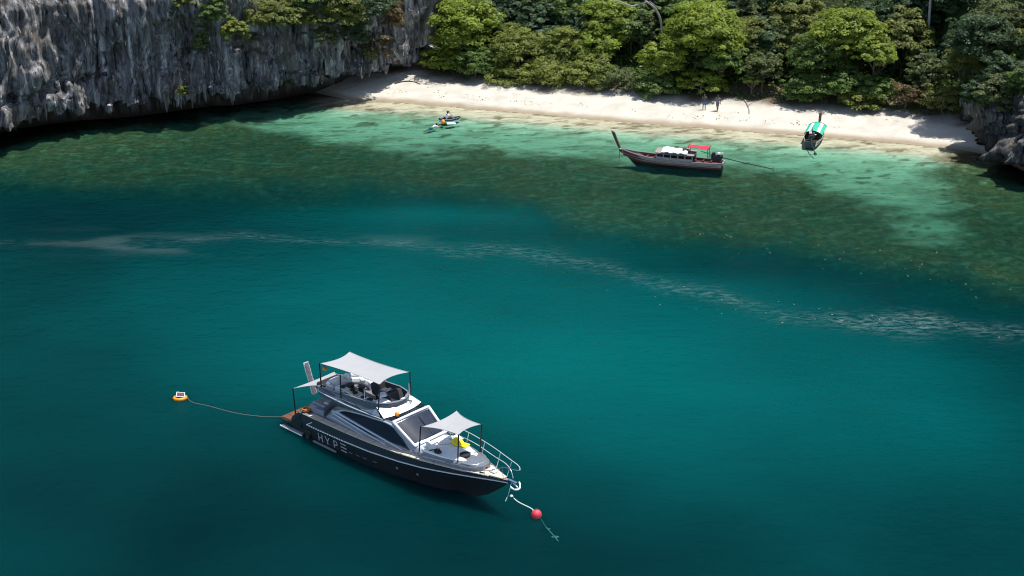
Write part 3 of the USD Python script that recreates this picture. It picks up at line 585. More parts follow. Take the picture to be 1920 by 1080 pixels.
# undergrowth that reads as one mass
ux = rngf.uniform(-24, 66, 3400); ud = rngf.uniform(9.6, 32, 3400)
uy = shore(ux) + ud; uz = ground_h(ux, uy); keepu = ~((ux < -8) & (uy < 176))
ux, uy, uz = ux[keepu], uy[keepu], uz[keepu]
uh = rngf.uniform(.3, 1.0, (len(ux), 1)) * smooth(9, 15, ud[keepu])[:, None]
pp = np.repeat(np.stack([ux, uy, uz], 1), 14, 0); hh = np.repeat(uh, 14, 0)
pp = pp + rngf.normal(0, .42, pp.shape) * [1, 1, .25] + np.hstack([0 * hh, 0 * hh, hh * rngf.uniform(.1, 1.1, hh.shape)])
obj('undergrowth', leaves(pp, rngf.normal(0, .5, pp.shape) + [0, 0, .8], .34, rngf), LEAF['green'], smooth=False, kind='stuff', label='low leafy undergrowth covering the ground under the trees', cat='undergrowth')

# bare wood
def bare(name, label, cat, base, strands, mm):
    t = thing(name, label, cat, base)
    for nm, pts, r0, r1 in strands:
        n = 12; obj(nm, MB().tube(curve(np.asarray(pts, float) - base, n), np.linspace(r0, r1, n), 7), mm, t, smooth=60)
    return t
yb = float(shore(16)) + 15.2
A = lambda u, v, dy=0: at_y(u, v, yb + dy)
b0 = A(1232, 60, 1.2); b0[2] = gh(b0[0], b0[1])
bare('dead_tree', 'bleached white dead tree whose bare limbs reach left at the top edge', 'dead tree', b0,
     [('trunk', [b0, A(1236, 30, .8), A(1226, 14, .3), A(1212, 3)], .16, .12), ('limb', [A(1212, 3), A(1200, 8), A(1186, 11), A(1170, 6), A(1146, 2)], .12, .04), ('limb', [A(1212, 3), A(1205, -6), A(1198, -14)], .10, .04),
      ('limb', [A(1226, 12, .2), A(1232, 20), A(1232, 27)], .06, .02), ('limb', [A(1218, 2), A(1228, 10), A(1236, 14)], .05, .02)], M['bark_pale'])
yt = float(shore(41)) + 16.5
b1 = at_y(1738, 100, yt); b1[2] = gh(b1[0], b1[1])
bare('bare_trunk', 'tall straight bare pale trunk rising out of the dark trees at the upper right', 'tree', b1, [('trunk', [b1, at_y(1740, 60, yt), at_y(1744, 10, yt), at_y(1746, -60, yt)], .20, .13)], M['bark_pale'])
def drift(label, pts, r, mm='driftwood', z=None):
    P_ = []
    for u, v in pts:
        p = at(u, v, 1.0)
        for _ in range(4): p = at(u, v, gh(p[0], p[1]) + r * .7)
        P_.append(p)
    base = np.array(P_).mean(0); t = thing('driftwood', label, 'driftwood', base)
    obj('branch', MB().tube(curve(np.array(P_) - base, 9), np.linspace(r, r * .45, 9) * (1 + .2 * np.sin(np.arange(9) * 2.1)), 7), M[mm], t, smooth=60)
    k = P_[len(P_) // 2] - base
    obj('twig', MB().tube([k, k + (.5, .2, .25), k + (.9, .1, .3)], [r * .5, r * .3, r * .1], 5), M[mm], t, smooth=60)
drift('long pale driftwood branch at the edge of the leaf litter right of the people', [(1362, 160), (1385, 168), (1410, 176), (1438, 181)], .09)
drift('thin dark fallen branch below the long pale driftwood branch', [(1375, 178), (1400, 182), (1430, 186)], .06, 'wood_dark')
drift('grey weathered plank lying down the sand right of the people', [(1396, 187), (1402, 198), (1405, 212)], .10, 'wood_grey')
drift('short dark log at the right end of the long driftwood branch', [(1420, 178), (1430, 183)], .16, 'wood_dark')
drift('forked grey branch on the sand at the foot of the cliff', [(722, 147), (748, 140), (780, 134)], .08, 'wood_grey')
drift('dark branch on the shaded sand in front of the cliff end', [(740, 156), (765, 152), (788, 158)], .07, 'wood_dark')
drift('bleached branch under the dark low bush at the right end of the sand', [(1690, 206), (1720, 205), (1752, 212)], .07, 'driftwood')
# stranded leaves and twigs on the sand, and flecks on the water
ru_ = np.random.default_rng(91)
n = 420; fx = np.repeat(ru_.uniform(-16, 45, 105), 4) + ru_.normal(0, .5, n); fd = np.repeat(np.r_[11.5 - np.abs(ru_.normal(0, 3.2, 80)), ru_.normal(3.2, .35, 25)], 4) + ru_.normal(0, .3, n); fyy = shore(fx) + fd
pts = np.stack([fx, fyy, ground_h(fx, fyy) + .03], 1)
obj('leaf_litter', leaves(pts, ru_.normal(0, .3, pts.shape) + [0, 0, 1], .22, ru_), LEAF['brown'], smooth=False, kind='stuff', label='scattered dry leaves and twigs along the upper sand', cat='leaf litter')
fu = np.r_[ru_.uniform(1000, 1900, 90), ru_.uniform(1000, 1900, 40)]; fv = np.r_[ru_.uniform(0, 1, 90) * 0 + np.interp(fu[:90], [1000, 1400, 1900], [400, 440, 530]), np.interp(fu[90:], [1000, 1400, 1900], [490, 575, 625])] + ru_.normal(0, 18, 130)
wp = np.array([at(a, b, .03) for a, b in zip(fu, fv)]); wp = wp[(shore(wp[:, 0]) - wp[:, 1]) > 4]
obj('floating_leaves', leaves(wp, ru_.normal(0, .15, wp.shape) + [0, 0, 1], .12, ru_), mat('floating_leaf', (.30, .26, .17), .7, var=.5, scale=.6), smooth=False, kind='stuff', label='pale flecks of leaf and foam drifting over the reef', cat='flotsam')
# ------------------------------------------------------------------ the yacht (its own frame: x towards the bow, y to port, z up from the water)
YROT = -43.0
_h = np.array([math.cos(math.radians(YROT)), math.sin(math.radians(YROT))])
YO = np.r_[at(962, 903, 2.1)[:2] - _h * 16.8, 0.0]
yacht = thing('motor_yacht', 'black and silver motor yacht with flybridge, moored to a red buoy', 'yacht', YO, YROT)
Y = lambda name, mesh, m, parent=yacht, **k: obj(name, mesh, M[m] if isinstance(m, str) else m, parent, **k)
def yw(p):                            # yacht frame -> world
    p = np.asarray(p, float); return YO + np.r_[_h * p[0] + np.array([-_h[1], _h[0]]) * p[1], p[2]]
bS = fin_([-.1, .6, 2.5, 5, 7.2, 9.5, 11.2, 13, 14.6, 15.8, 16.8], [1.72, 1.76, 1.84, 1.9, 1.88, 1.74, 1.50, 1.10, .66, .31, .03])
zS = fin_([-.1, .6, 2.5, 7.2, 11, 14.6, 16.8], [1.34, 1.46, 1.58, 1.76, 1.90, 2.04, 2.12])
bL = fin_([-.1, .6, 2.5, 5, 7.2, 9.5, 11.2, 13, 14.6, 15.8, 16.8], [1.78, 1.81, 1.90, 1.95, 1.92, 1.74, 1.46, 1.02, .58, .25, .02])
zL = fin_([-.1, 2.5, 7.2, 11, 14.6, 16.8], [.92, 1.00, 1.22, 1.44, 1.72, 1.92])
bW = fin_([-.1, .6, 2.9, 5, 7, 8.7, 11, 12.6, 13.9, 16.8], [1.68, 1.72, 1.80, 1.80, 1.66, 1.40, .85, .40, .04, .01])
def hx(x, t):                         # stem rake: lower points of the bow stand further aft
    return x if x < 12 else 12 + (x - 12) * (1 - t * .62)
from scipy.interpolate import PchipInterpolator
def smoothf(f, a, b, n=26):
    q = np.linspace(a, b, n); return PchipInterpolator(q, f(q))
xsH = np.r_[np.linspace(-.1, 12, 34), np.linspace(12.4, 16.8, 18)]
def hull_sec(x, side):
    aft = smooth(.55, -.1, x) if x < .55 else 0.0
    zs, zl = zS(x) - aft * .45, zL(x) - aft * .25
    return [(hx(x, 0), side * bS(x), zs), (hx(x, 0.02), side * (bS(x) + .02), zs - .05), (hx(x, .05), side * (bS(x) * .45 + bL(x) * .55), zs * .5 + zl * .5), (hx(x, .10), side * bL(x), zl),
            (hx(x, .3), side * (bL(x) * .70 + bW(x) * .30), zl * .70 + .02), (hx(x, .62), side * (bL(x) * .30 + bW(x) * .70), zl * .32), (hx(x, 1), side * bW(x), 0.0), (hx(x, 1.05), side * bW(x) * .8, -.55), (hx(x, 1.05), 0, -.8)]
up_, lo_ = MB(), MB()
for sd in (-1, 1):
    S_ = np.array([hull_sec(x, sd) for x in xsH])
    if sd > 0: S_ = S_[::-1]
    up_.add(sheet(S_[:, :4])); lo_.add(sheet(S_[:, 3:]))
tr = np.array(hull_sec(-.1, -1) + hull_sec(-.1, 1)[::-1]); c_ = tr.mean(0)
lo_.add((np.vstack([tr, c_]), np.array([[i, (i + 1) % len(tr), len(tr)] for i in range(len(tr))])))
Y('hull', lo_, 'hull_black', smooth=30)
Y('topside', up_, 'hull_slate', smooth=30)
# deck
dk = np.array([[(x, t * (bS(x) - .02), zS(x) - (smooth(.55, -.1, x) * .45 if x < .55 else 0) - .035) for t in np.linspace(1, -1, 9)] for x in xsH[2:]])
Y('deck', MB().add(sheet(dk)), 'deck_grey', smooth=40)
# teak cap along both gunwales, in planks with joints
qx = np.r_[np.linspace(1.6, 15.4, 13)]
for sd in (-1, 1):
    for a, b in zip(qx[:-1], qx[1:]):
        q = np.linspace(a + .025, b - .025, 6); w = .40 if b < 14 else .22
        o = np.array([[(x, sd * (bS(x) + .03), zS(x) + .0), (x, sd * (bS(x) + .03), zS(x) + .05), (x, sd * max(bS(x) - w, .02), zS(x) + .05), (x, sd * max(bS(x) - w, .02), zS(x) - .02)] for x in q])
        Y('teak_plank', MB().loft(o[::-1] if sd < 0 else o), 'teak', smooth=30)
bowd = [(x, y) for x, y in [(14.75, -.55), (15.5, -.34), (16.2, -.16), (16.2, .16), (15.5, .34), (14.75, .55)]]
Y('bow_deck', MB().slab(bowd, 2.06, 2.13), 'teak')
# bright rub rail, with a dashed aft stretch
for sd in (-1, 1):
    q = np.linspace(5.0, 16.75, 50)
    Y('rub_rail', MB().tube([(hx(x, .10), sd * (bL(x) + .02), zL(x)) for x in q], .034, 6), 'chrome' if sd > 0 else 'white_paint')
    bead = MB()
    for x in np.arange(1.55, 5.0, .22): bead.box((x, sd * (bL(x) + .02), zL(x)), (.13, .05, .06))
    bead.tube([(1.5, sd * (bL(1.5) + .02), zL(1.5)), (2.0, sd * (bS(2.0) + .01), zS(2) - .28)], .03, 6)
    Y('rope_fender', bead, 'white_paint')
# lettering
def on_side(x, z):
    t = np.clip(z / zL(x), 0, 1); return -(bW(x) * (1 - t) + bL(x) * t) - .02
def letter(m, x, z, name='letter'):
    a, b = on_side(x - .2, z + .25), on_side(x + .2, z + .25); yaw = math.atan2(b - a, .4)
    lean = math.atan2(on_side(x, z) - on_side(x, z + .5), .5)
    m.apply_transform(trimesh.transformations.euler_matrix(PI / 2 + lean, 0, 0)); m.apply_transform(trimesh.transformations.rotation_matrix(yaw, (0, 0, 1)))
    m.apply_translation((x, on_side(x, z) - .03, z)); Y(name, m, LET if name.startswith('letter') else M['deck_grey'], smooth=False)
LET = mat('letter_grey', (.34, .36, .38), .5, var=.03)
for ch, x in (('H', 2.55), ('Y', 3.22), ('P', 3.98)):
    letter(meshkit.text_mesh(ch, .52, .015), x, .30 + (x - 2.5) * .035)
for k in range(3):
    letter(trimesh.creation.box((.50, .072, .015)).apply_translation((.25, .036 + k * .24, .007)), 4.70, .38, 'letter_bar')
for k, x in enumerate((5.5, 6.1, 6.7, 7.5)):                                     # small print and hull ports forward of the name
    letter(trimesh.creation.box((.30, .04, .012)), x, .50 + k * .03, 'hull_mark')
for x in (9.2, 10.6):
    letter(trimesh.creation.cylinder(.09, .03), x, .75, 'porthole')
# stern: bathing platform, steps and wings
Y('bathing_platform', MB().slab([(-1.35, -1.5), (-1.1, -1.72), (.2, -1.74), (.2, 1.74), (-1.1, 1.72), (-1.35, 1.5)], .34, .46), 'hull_slate')
for k in range(6):
    Y('platform_plank', MB().box((-.54, -1.40 + .56 * k, .475), (1.44, .53, .03)), 'teak_red')
for k in range(3):
    Y('stern_step', MB().box((.22 + .27 * k, 0, .62 + .24 * k), (.30, 3.1 - .1 * k, .24), bev=.02), 'teak_red')
for sd in (-1, 1):
    Y('stern_wing', MB().loft([[(x, sd * y_, z) for y_, z in ((1.70, .46), (1.84, .46), (1.84, top), (1.58, top), (1.58, .46))] for x, top in ((-1.15, .49), (-.5, .53), (0, .64), (.4, .98), (.9, 1.40))]), 'hull_black', smooth=40)
    Y('side_step', MB().box((.1, sd * 1.84, .16), (1.9, .22, .10), bev=.03), 'deck_grey'); Y('side_trim', MB().box((.05, sd * 1.96, .10), (2.1, .05, .06)), 'white_paint')
    Y('fender_fin', MB().box((3.2, sd * 1.94, .13), (2.1, .16, .11), bev=.03), 'deck_grey')
Y('exhaust', MB().cyl((1.6, -1.86, .28), .15, .34, 14).box((1.6, -1.84, .5), (.5, .12, .25), bev=.03), 'black')
# cockpit: bench on the stern, sole, table
Y('cockpit_sole', MB().slab([(.9, -1.5), (3.3, -1.55), (3.3, 1.55), (.9, 1.5)], 1.40, 1.47), 'teak_red')
Y('sun_bed', MB().loft([[(x, y_, z) for y_, z in ((-w, 1.3), (-w - .05, 1.75 + b), (-w + .12, 1.86 + b), (w - .12, 1.86 + b), (w + .05, 1.75 + b), (w, 1.3))] for x, w, b in ((.85, .98, 0), (1.0, 1.12, .04), (2.15, 1.2, .10), (2.3, 1.12, .06))]), 'silver', smooth=40)
Y('sun_bed_pad', MB().box((1.55, 0, 1.99), (1.1, 1.9, .10), bev=.04), 'cushion_grey')
Y('cushion', MB().box((1.85, -.45, 2.08), (.34, .42, .12), rz=.3, bev=.05), 'cushion_white')
Y('bollard', MB().tube([(.75, -1.62, 1.45), (.75, -1.62, 1.62), (.95, -1.62, 1.66)], .05, 8), 'chrome')
Y('bollard', MB().tube([(.75, 1.62, 1.45), (.75, 1.62, 1.62), (.95, 1.62, 1.66)], .05, 8), 'chrome')
# deckhouse: lofted body, dark side glass, bright sweeping bars
hB = fin_([2.6, 3.4, 5, 8, 10.3, 10.9], [1.22, 1.36, 1.46, 1.46, 1.30, 1.22])
hT = fin_([2.6, 3.4, 5, 7, 8.75, 10.3, 10.9], [1.10, 1.18, 1.28, 1.34, 1.42, 1.24, 1.18])
zT = fin_([2.6, 3.0, 3.6, 5, 7, 8.0, 8.75, 10.3, 10.9], [1.75, 2.2, 2.65, 2.95, 3.22, 3.40, 3.42, 2.40, 2.22])
xd = np.r_[np.linspace(2.6, 8.0, 20), np.linspace(8.2, 8.75, 4), np.linspace(9, 10.3, 6), 10.6, 10.9]
def hs(x, sd, t, off=0.0):            # a point on the deckhouse side, t from the deck to the roof edge
    b, T_, z0, z1 = hB(x), hT(x), zS(x), zT(x)
    return np.array([x, sd * (b + (T_ - b) * t ** 1.5 + .07 * math.sin(PI * t) + off), z0 + (z1 - z0) * t])
secs = []
for x in xd:
    R_ = [hs(x, -1, t) for t in (-.08, .25, .5, .75, .95)] + [np.array([x, -hT(x) + .10, zT(x) + .06]), np.array([x + .12 * (x > 8.5), -hT(x) * .5, zT(x) + .12]), np.array([x + .16 * (x > 8.5), 0, zT(x) + .14])]
    secs.append(R_ + [p * [1, -1, 1] for p in R_[-2::-1]])
Y('deckhouse', MB().loft(np.array(secs)[::-1]), 'silver', smooth=35)
for sd in (-1, 1):
    wq = np.linspace(3.7, 10.05, 26); g = []
    for x in wq:
        lo = np.interp(x, [3.7, 5, 8, 10.05], [.62, .30, .16, .30]); hi_ = np.interp(x, [3.7, 4.4, 6, 8.75, 9.6, 10.05], [.66, .86, .90, .86, .74, .42])
        g.append([hs(x, sd, t, .022) for t in np.linspace(lo, max(hi_, lo + .02), 5)])
    Y('side_window', MB().add(sheet(np.array(g if sd < 0 else g[::-1]))), 'glass_dark', smooth=True)
    for t0, t1, x0, x1, r in ((.82, .10, 3.30, 9.5, .075), (.66, .03, 3.35, 8.2, .06), (.40, .02, 3.3, 6.4, .035)):
        q = np.linspace(x0, x1, 24); s_ = (q - x0) / (x1 - x0)
        pts = [hs(x, sd, t0 + (t1 - t0) * k ** .8, .05) for x, k in zip(q, s_)]
        Y('sweep_bar', MB().tube(pts, r * (1.1 - .5 * s_), 6), 'bright_bar')
    q = np.linspace(3.5, 8.9, 22)
    Y('window_trim', MB().tube([hs(x, sd, np.interp(x, [3.5, 4.4, 6, 8.9], [.72, .92, .95, .92]), .04) for x in q], .05, 6), 'bright_bar')
# windscreen: white frame round a dark pane
def ws(u, v, off=0.0):                # u across -1..1, v down 0..1
    x = 8.78 + (10.32 - 8.78) * v; w = np.interp(v, [0, 1], [1.42, 1.25]); z = np.interp(v, [0, 1], [3.43, 2.42]) + .14 * (1 - u * u) + off
    return (x + .18 * (1 - u * u), u * w, z)
Y('windscreen', MB().add(sheet(np.array([[ws(u, v, .03) for u in np.linspace(.90, -.90, 13)] for v in np.linspace(.08, .93, 8)])[::-1])), 'screen_glass', smooth=True)
Y('wiper', MB().tube([ws(.15, .9, .06), ws(.1, .35, .08)], .016, 5).tube([ws(.1, .2, .08), ws(.1, .55, .08)], .02, 5), 'black')
def strip(pts, w, h, mname, name):    # a flat rounded bar along a line on the windscreen
    Y(name, MB().tube(pts, w, 6), mname, smooth=60)
strip([ws(u, .0, .03) for u in np.linspace(-1, 1, 17)], .075, .05, 'gelcoat', 'windscreen_frame')
strip([ws(u, 1.03, .02) for u in np.linspace(-1, 1, 17)], .085, .05, 'gelcoat', 'windscreen_frame')
for sd in (-1, 1): strip([ws(sd * .98, v, .03) for v in np.linspace(-.02, 1.05, 10)], .085, .05, 'gelcoat', 'windscreen_frame')
Y('roof_band', MB().add(sheet(np.array([[(x + .10 * (1 - u * u), u * 1.36, 3.46 + .10 * (1 - u * u) + (8.7 - x) * .06) for u in np.linspace(.98, -.98, 11)] for x in np.linspace(7.5, 8.68, 5)])[::-1])), 'glass_dark', smooth=True)
# flybridge
fw = fin_([1.5, 2.0, 3.5, 5, 6.5, 7.3, 7.8, 8.05], [1.02, 1.12, 1.30, 1.42, 1.38, 1.20, .80, .30])
ft = fin_([1.5, 2.2, 3.5, 5, 6.5, 8.05], [3.30, 3.42, 3.66, 3.92, 4.05, 4.12])
fbz = fin_([1.5, 2.2, 4, 6, 7.2, 8.05], [3.05, 2.86, 2.92, 3.14, 3.40, 3.56])
FX = np.r_[np.linspace(1.5, 6.5, 22), 6.8, 7.1, 7.35, 7.55, 7.72, 7.86, 7.97, 8.04]
ring = lambda k, off, z: [(x - (off * 1.0 if x > 7.6 else 0), -max(fw(x) + k - off, .0), z(x)) for x in FX] + [(8.06 - off, 0, z(8.05))] + [(x - (off * 1.0 if x > 7.6 else 0), max(fw(x) + k - off, .0), z(x)) for x in FX[::-1]]
R0 = np.array(ring(-.12, 0, fbz)); R1 = np.array(ring(.06, 0, lambda x: fbz(x) + .16)); R2 = np.array(ring(0, 0, lambda x: ft(x) - .03)); R3 = np.array(ring(-.03, 0, ft)); R4 = np.array(ring(0, .13, ft)); R5 = np.array(ring(0, .16, lambda x: np.minimum(3.22 + 0 * np.asarray(x), ft(x) - .06)))
Y('flybridge_side', MB().add(sheet(np.stack([R0, R1, R2])[::-1])), 'steel_blue', smooth=40)
for sd in (-1, 1):
    q = np.linspace(2.2, 8.0, 16); tt = (q - 2.2) / 5.8
    wd = np.array([[(x, sd * (1.30 + .30 * math.sin(PI * min(t * .75 + .1, 1)) + o), 3.00 + .38 * t + dz * (1 - t) ** .8) for o, dz in ((-.30, -.06), (0, .0), (.03, .30), (-.16, .42))] for x, t in zip(q, tt)])
    Y('flybridge_wing', MB().add(sheet(wd if sd < 0 else wd[::-1])), 'steel_blue', smooth=40)
    Y('wing_trim', MB().tube([p[2] for p in wd], .03, 6), 'bright_bar')
Y('flybridge_coaming', MB().add(sheet(np.stack([R2 + [0, 0, .004], R3, R4])[::-1])), 'silver', smooth=40)
Y('flybridge_lining', MB().add(sheet(np.stack([R4, R5])[::-1])), 'cushion_dark', smooth=40)
Y('flybridge_floor', MB().slab([(x, y_) for x, y_, z in R5], 3.16, 3.23), 'deck_grey')
und = R0.copy(); Y('flybridge_underside', MB().add((np.vstack([und, [[5, 0, 2.95]]]), np.array([[i, i + 1, len(und)] for i in range(len(und) - 1)]))), 'steel_blue', smooth=False)
for sd in (-1, 1):
    for t, x0, x1, r in ((.38, 1.8, 7.0, .028), (.70, 1.9, 5.6, .022)):
        q = np.linspace(x0, x1, 18)
        Y('flybridge_trim', MB().tube([(x, sd * (fw(x) + .065), fbz(x) + .1 + (ft(x) - fbz(x) - .1) * (t - .25 * (x - x0) / (x1 - x0))) for x in q], r, 6), 'chrome')
    q = np.linspace(2.0, 5.2, 12); Y('grab_rail', MB().tube([(2.0, sd * 1.08, 3.4)] + [(x, sd * (fw(x) - .05), ft(x) + .16) for x in q[1:-1]] + [(5.2, sd * 1.36, 3.95)], .024, 6), 'chrome')
# white brow in front of the flybridge
br = np.array([[(7.45 + .62 * v + .40 * (1 - u * u) - .30 * (1 - v) * u * u, u * np.interp(v, [0, 1], [1.24, 1.48]), 3.86 - .38 * v + .10 * (1 - u * u)) for u in np.linspace(1, -1, 15)] for v in np.linspace(0, 1, 5)])
Y('brow', MB().add(sheet(br[::-1])), 'gelcoat', smooth=True)
for sd in (-1, 1):
    Y('brow_side', MB().add(sheet(np.array([[(x, sd * y_, z) for x, y_, z in ((7.15, 1.22, 3.78), (7.75, 1.46, 3.48), (7.4, 1.46, 3.40))], [(x, sd * y_, z) for x, y_, z in ((5.6, 1.42, 3.6), (6.1, 1.46, 3.40), (6.0, 1.46, 3.28))]])[::-sd])), 'silver', smooth=True)
Y('searchlight', MB().cyl((7.85, .22, 3.86), .05, .22).box((7.90, .22, 4.02), (.24, .30, .20), bev=.05), 'gelcoat')
Y('horn', MB().tube([(7.8, .62, 3.84), (8.1, .62, 3.86), (8.16, .62, 3.86)], [.03, .05, .09], 10), 'chrome')
for x, y_ in ((6.25, -1.30), (7.6, .98)): Y('aerial', MB().tube([(x, y_, 3.7), (x, y_, 4.7)], [.022, .012], 6), 'white_paint')
# flybridge furniture
def sofa(pts, name='sofa', m='cushion_grey', w=.55, z=3.23):
    Y(name, MB().tube(curve([(x, y_, z + .18) for x, y_ in pts], 16), .24, 8).tube(curve([(x * 1.0, y_ * 1.13, z + .46) for x, y_ in pts], 16), .13, 8), m)
sofa([(2.5, -.78), (2.35, 0), (2.7, .80), (4.4, 1.0)], m='cushion_white')
for x, y_, r in ((2.55, .55, .4), (3.5, .98, .1), (2.6, -.45, -.3), (4.2, 1.02, .2)):
    Y('pillow', MB().box((x, y_, 3.72), (.38, .42, .16), rz=r, ry=.5, bev=.07), 'cushion_white')
Y('table', MB().box((4.7, -.80, 3.80), (1.0, .62, .06), bev=.03).cyl((4.7, -.8, 3.5), .06, .5), 'table_cloth')
Y('counter', MB().box((3.75, -.80, 3.60), (.95, .5, .42), bev=.06), 'gelcoat')
for x, y_ in ((3.8, -.8), (4.55, -.72), (4.95, -.88)): Y('bowl', MB().cyl((x, y_, 3.87), .13, .08, 14, .17), 'black')
Y('counter', MB().box((6.05, -.90, 3.56), (1.5, .50, .60), bev=.06), 'gelcoat'); Y('sink', MB().cyl((5.7, -.90, 3.87), .17, .03), 'black'); Y('grill', MB().cyl((6.25, -.90, 3.88), .2, .04), 'black')
for x, y_, r in ((5.5, .35, 0), (5.5, .95, 0)):
    Y('helm_seat', MB().box((x, y_, 3.60), (.46, .48, .14), bev=.06).box((x - .24, y_, 3.92), (.13, .48, .62), ry=-.15, bev=.06).cyl((x, y_, 3.4), .08, .34), 'cushion_dark')
Y('helm_console', MB().loft([[(x, .10, 3.23), (x, .10, z), (x, 1.05, z), (x, 1.05, 3.23)] for x, z in ((6.25, 3.75), (6.4, 4.0), (6.85, 4.10), (7.1, 3.6))][::-1]), 'cushion_dark')
Y('steering_wheel', MB().tube([(6.22 + .12 * math.sin(a), .62 + .22 * math.cos(a), 3.92 + .19 * math.sin(a)) for a in np.linspace(0, 2 * PI, 17)[:-1]], .022, 6, closed=True).tube([(6.22, .42, 3.92), (6.22, .82, 3.92)], .018, 5), 'chrome')
Y('instrument', MB().box((6.62, .6, 4.10), (.22, .62, .06), ry=-.4, bev=.02), 'glass_dark')
Y('sun_lounge', MB().cyl((6.75, -.35, 3.48), .46, .42, 24).cyl((6.75, -.35, 3.72), .42, .08, 24, .36), 'cushion_white')
Y('wheel_cover', MB().cyl((6.45, -.05, 3.98), .30, .10, 22, .22), 'gelcoat')
Y('bucket', MB().cyl((3.35, .15, 3.40), .2, .36, 16, .24), 'black'); Y('stool', MB().cyl((3.5, -.25, 3.40), .21, .38, 16), 'cushion_dark'); Y('stool', MB().cyl((4.1, .38, 3.40), .21, .38, 16), 'cushion_dark')
Y('roof_box', MB().box((1.75, -.1, 3.36), (.62, 1.7, .22), bev=.08), 'black')
# forward trunk and sun pad
tw = fin_([10.3, 11, 12, 13, 13.9, 14.5, 14.8], [1.38, 1.36, 1.25, 1.05, .82, .58, .25])
tq = np.r_[np.linspace(10.3, 13.9, 14), 14.2, 14.5, 14.7, 14.8]
Y('trunk_cabin', MB().loft(np.array([[(x, s * (tw(x) + o), zS(x) + z) for s, o, z in ((-1, .06, -.05), (-1, .04, .20), (-1, -.05, .34), (-1, -.16, .37), (1, -.16, .37), (1, -.05, .34), (1, .04, .20), (1, .06, -.05))] for x in tq])[::-1]), 'silver_dark', smooth=35)
ttop = [(x, -tw(x) + .24) for x in np.linspace(10.5, 14.3, 9)] + [(x, tw(x) - .24) for x in np.linspace(14.3, 10.5, 9)]
Y('trunk_top', MB().slab(ttop, 2.20, 2.275), 'deck_grey')
pad = [(10.75, -1.02), (10.9, -1.1), (12.2, -.98), (13.1, -.76), (13.55, -.55), (13.6, -.40), (13.0, -.26), (12.85, -.02), (13.0, .22), (13.6, .40), (13.5, .58), (12.3, .93), (10.95, 1.08), (10.75, 1.0)]
from shapely.geometry import Polygon as _Pg
pad = list(_Pg(pad).buffer(.10).buffer(-.06).exterior.coords)[:-1]
Y('sun_pad', MB().slab(pad, 2.26, 2.40), 'cushion_white', smooth=40)
Y('pad_headrest', MB().box((10.85, -.1, 2.50), (.28, 1.7, .16), bev=.06), 'cushion_white')
Y('front_rim', MB().tube([(x, y_, zS(x) + .36) for x, y_ in [(13.6, -.78), (14.05, -.66), (14.4, -.40), (14.5, 0), (14.4, .40), (14.05, .66), (13.6, .78)]], .065, 8), 'silver', smooth=60)
# bow rail
rp = lambda sd, z0, k=1.0: [(x, sd * max(bS(x) + o, .02) * k, zS(x) + z) for x, o, z in z0]
for sd in (-1, 1):
    lowr = .42 if sd < 0 else 1.0
    Y('bow_rail', MB().tube(curve([(x, y_, zS(x) + (z - zS(x)) * (lowr if x < 15.2 else lowr + (1 - lowr) * smooth(15.2, 16.8, x))) for x, y_, z in curve(rp(sd, [(9.2, -.06, .10), (9.8, -.02, .55), (11, .10, .82), (13, .16, .95), (15, .22, .98), (16.5, .26, .94), (17.15, .14, .88)]) + [(17.3, 0, 2.98)], 34)], 40), .025 if sd > 0 else .018, 6), 'rail_steel' if sd > 0 else 'silver_dark')
    if sd > 0: Y('bow_rail', MB().tube(curve(rp(sd, [(10.2, -.04, .30), (11.5, .05, .44), (13, .10, .52), (15, .14, .54), (16.3, .14, .46), (16.7, .06, .10)]), 26), .024, 6), 'rail_steel')
    for x, o, h in ((10.4, .06, .72), (12.0, .13, .89), (13.6, .18, .96), (15.2, .22, .98), (16.3, .25, .95)):
        Y('stanchion', MB().tube([(x - .1, sd * max(bS(x) - .03, .05), zS(x)), (x, sd * (bS(x) + o * (1 if sd > 0 else .7)), zS(x) + h * (lowr if x < 15.3 else .9))], .022 if sd > 0 else .014, 6), 'rail_steel' if sd > 0 else 'silver_dark')
    if sd < 0:
        Y('cleat', MB().box((14.9, -.48, 2.14), (.26, .06, .05), rz=.4).cyl((14.9, -.48, 2.09), .03, .1), 'black')
Y('windlass', MB().box((15.3, .02, 2.19), (.42, .30, .12), bev=.04).cyl((15.3, .02, 2.30), .09, .12), 'gelcoat')
Y('bow_roller', MB().box((16.75, 0, 2.10), (.62, .16, .08), bev=.02), 'chrome')
Y('anchor', MB().tube([(16.6, 0, 2.1), (17.15, 0, 1.88)], .035, 6).tube(curve([(16.92, -.34, 2.02), (17.12, -.22, 1.82), (17.2, 0, 1.78), (17.12, .22, 1.82), (16.92, .34, 2.02)], 14), [.02] + [.055] * 12 + [.02], 6), 'white_paint')
# awnings on poles
def sail(c, k=.16, sag=.10, n=17):    # c: four corners in order
    c = np.asarray(c, float); G = []
    for v in np.linspace(-1, 1, n):
        row = []
        for u in np.linspace(-1, 1, n):
            uu, vv = u * (1 - k * (1 - v * v)), v * (1 - k * (1 - u * u))
            w = np.array([(1 - uu) * (1 - vv), (1 + uu) * (1 - vv), (1 + uu) * (1 + vv), (1 - uu) * (1 + vv)]) / 4
            row.append(w @ c + (0, 0, -sag * (1 - u * u) * (1 - v * v)))
        G.append(row)
    G = np.array(G); b = MB().add(sheet(G)).add(sheet((G - [0, 0, .018])[::-1]))
    edge = np.vstack([G[0], G[1:, -1], G[-1, -2::-1], G[-2:0:-1, 0]]); b.tube(edge, .02, 5, closed=True); return b
def awning(name, corners, poles, label, k=.16, sag=.1):
    a = Y(name, sail(corners, k, sag), 'sail', smooth=True)
    for p, q in poles: Y('pole', MB().tube([p, np.asarray(q, float) + (0, 0, .03)], .042, 8), 'pole', a)
    return a
